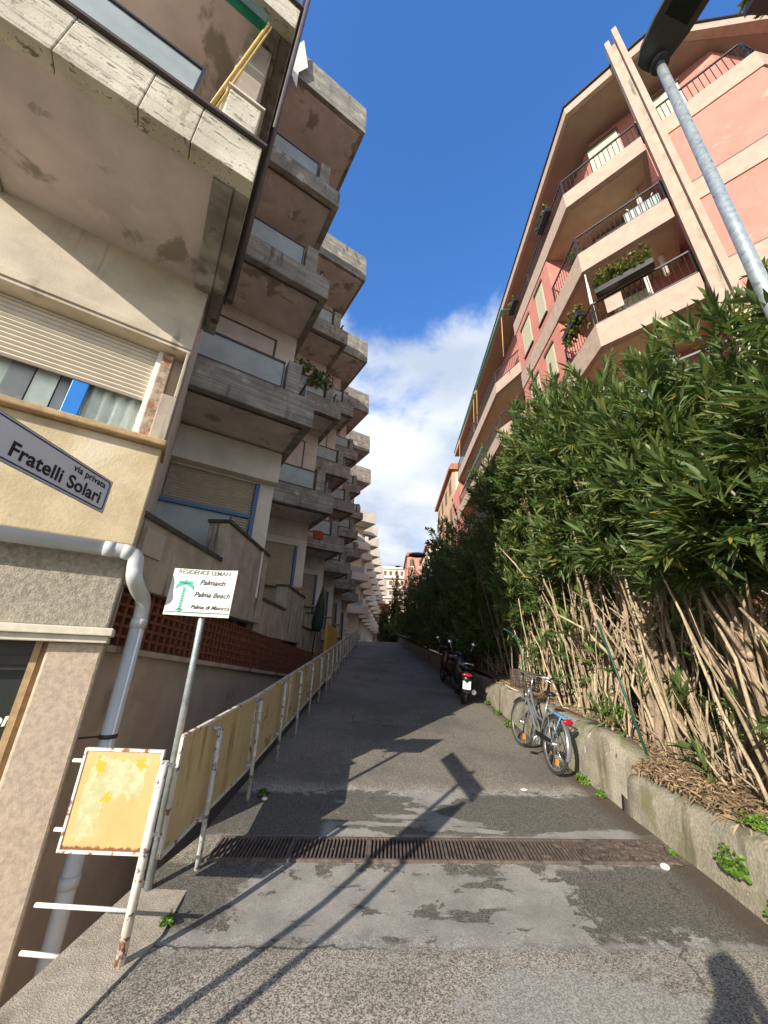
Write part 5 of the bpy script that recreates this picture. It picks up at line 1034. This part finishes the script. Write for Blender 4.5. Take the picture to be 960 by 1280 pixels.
# green stakes among the canes
for pts, lb_ in (([(2.86, 4.62, .55), (2.80, 4.76, 1.3), (2.74, 4.94, 2.1)], 'dark green stake leaning among the canes where the low wall steps up'), (pipe_curve([(2.42, 7.05, 1.0), (2.42, 7.0, 1.7), (2.33, 7.0, 2.0), (2.15, 7.0, 2.12)], 5), 'arched green garden hose end above the bicycle basket')):
    tag(obj('garden_stake' if 'stake' in lb_ else 'garden_hose', MB().path(pts, .014, 8), M['stake']), lb_, 'stake' if 'stake' in lb_ else 'hose')

# the photographer, standing behind the viewpoint: only the shadow reaches the picture
def person():
    W = T(-.20, -.40, 0) @ RZ(0)
    t = thing('person', 'person in dark jacket and trousers holding up a phone at the bottom of the lane', 'person', W=W)
    J = {'pelvis': (0, 0, .96), 'waist': (0, 0, 1.10), 'chest': (0, .01, 1.32), 'neck0': (0, .01, 1.46), 'neck1': (0, .03, 1.54), 'head': (0, .05, 1.63), 'crown': (0, .04, 1.72)}
    R_ = {'pelvis': .145, 'waist': .125, 'chest': .145, 'neck0': .075, 'neck1': .055, 'head': .085, 'crown': .07}
    E_ = [('pelvis', 'waist'), ('waist', 'chest'), ('chest', 'neck0'), ('neck0', 'neck1'), ('neck1', 'head'), ('head', 'crown')]
    for sgn, n in ((-1, 'a'), (1, 'b')):
        for nm, p, r, par in (('hip', (.10 * sgn, 0, .90), .095, 'pelvis'), ('knee', (.12 * sgn, .01, .50), .062, 'hip' + n), ('ankle', (.13 * sgn, -.01, .09), .042, 'knee' + n), ('toe', (.15 * sgn, .14, .035), .035, 'ankle' + n),
                              ('shoulder', (.19 * sgn, 0, 1.42), .062, 'chest'), ('elbow', (.27 * sgn, .12, 1.20), .046, 'shoulder' + n), ('wrist', (.20 + .085 * sgn, .30, 1.46), .031, 'elbow' + n), ('palm', (.20 + .062 * sgn, .345, 1.52), .034, 'wrist' + n)):
            J[nm + n] = p; R_[nm + n] = r; E_.append((par, nm + n))
        for k in range(4): f = 'finger%d' % k + n; J[f] = (.20 + .030 * sgn, .345 - .006, 1.515 + .02 * k); R_[f] = .009; E_.append(('palm' + n, f))
        J['thumb' + n] = (.20 + .035 * sgn, .325, 1.51); R_['thumb' + n] = .011; E_.append(('palm' + n, 'thumb' + n))
    ks = list(J); me = bpy.data.meshes.new('body'); me.from_pydata([J[k] for k in ks], [(ks.index(a), ks.index(b)) for a, b in E_], []); me.update()
    o = obj('body', me, M['dark'], t, W); sk = o.modifiers.new('skin', 'SKIN'); layer = me.skin_vertices[0] if me.skin_vertices else None
    if layer is None:
        bpy.context.view_layer.objects.active = o; bpy.ops.mesh.customdata_skin_add(); layer = me.skin_vertices[0]
    for i, k in enumerate(ks): layer.data[i].radius = (R_[k], R_[k] * (.72 if k in ('chest', 'waist', 'pelvis') else 1)); layer.data[i].use_root = (k == 'pelvis')
    sb = o.modifiers.new('smooth', 'SUBSURF'); sb.levels = sb.render_levels = 2
    obj('hair', MB().blob((0, .03, 1.685), .095, .105, .085, 16, 9), M['brown'], t, W)
    tag(obj('phone', MB().box(-.038, .038, -.075, -.066, 1.47, 1.63), M['black'], None, I4, .003), 'black phone held up by the photographer', 'phone')
person()
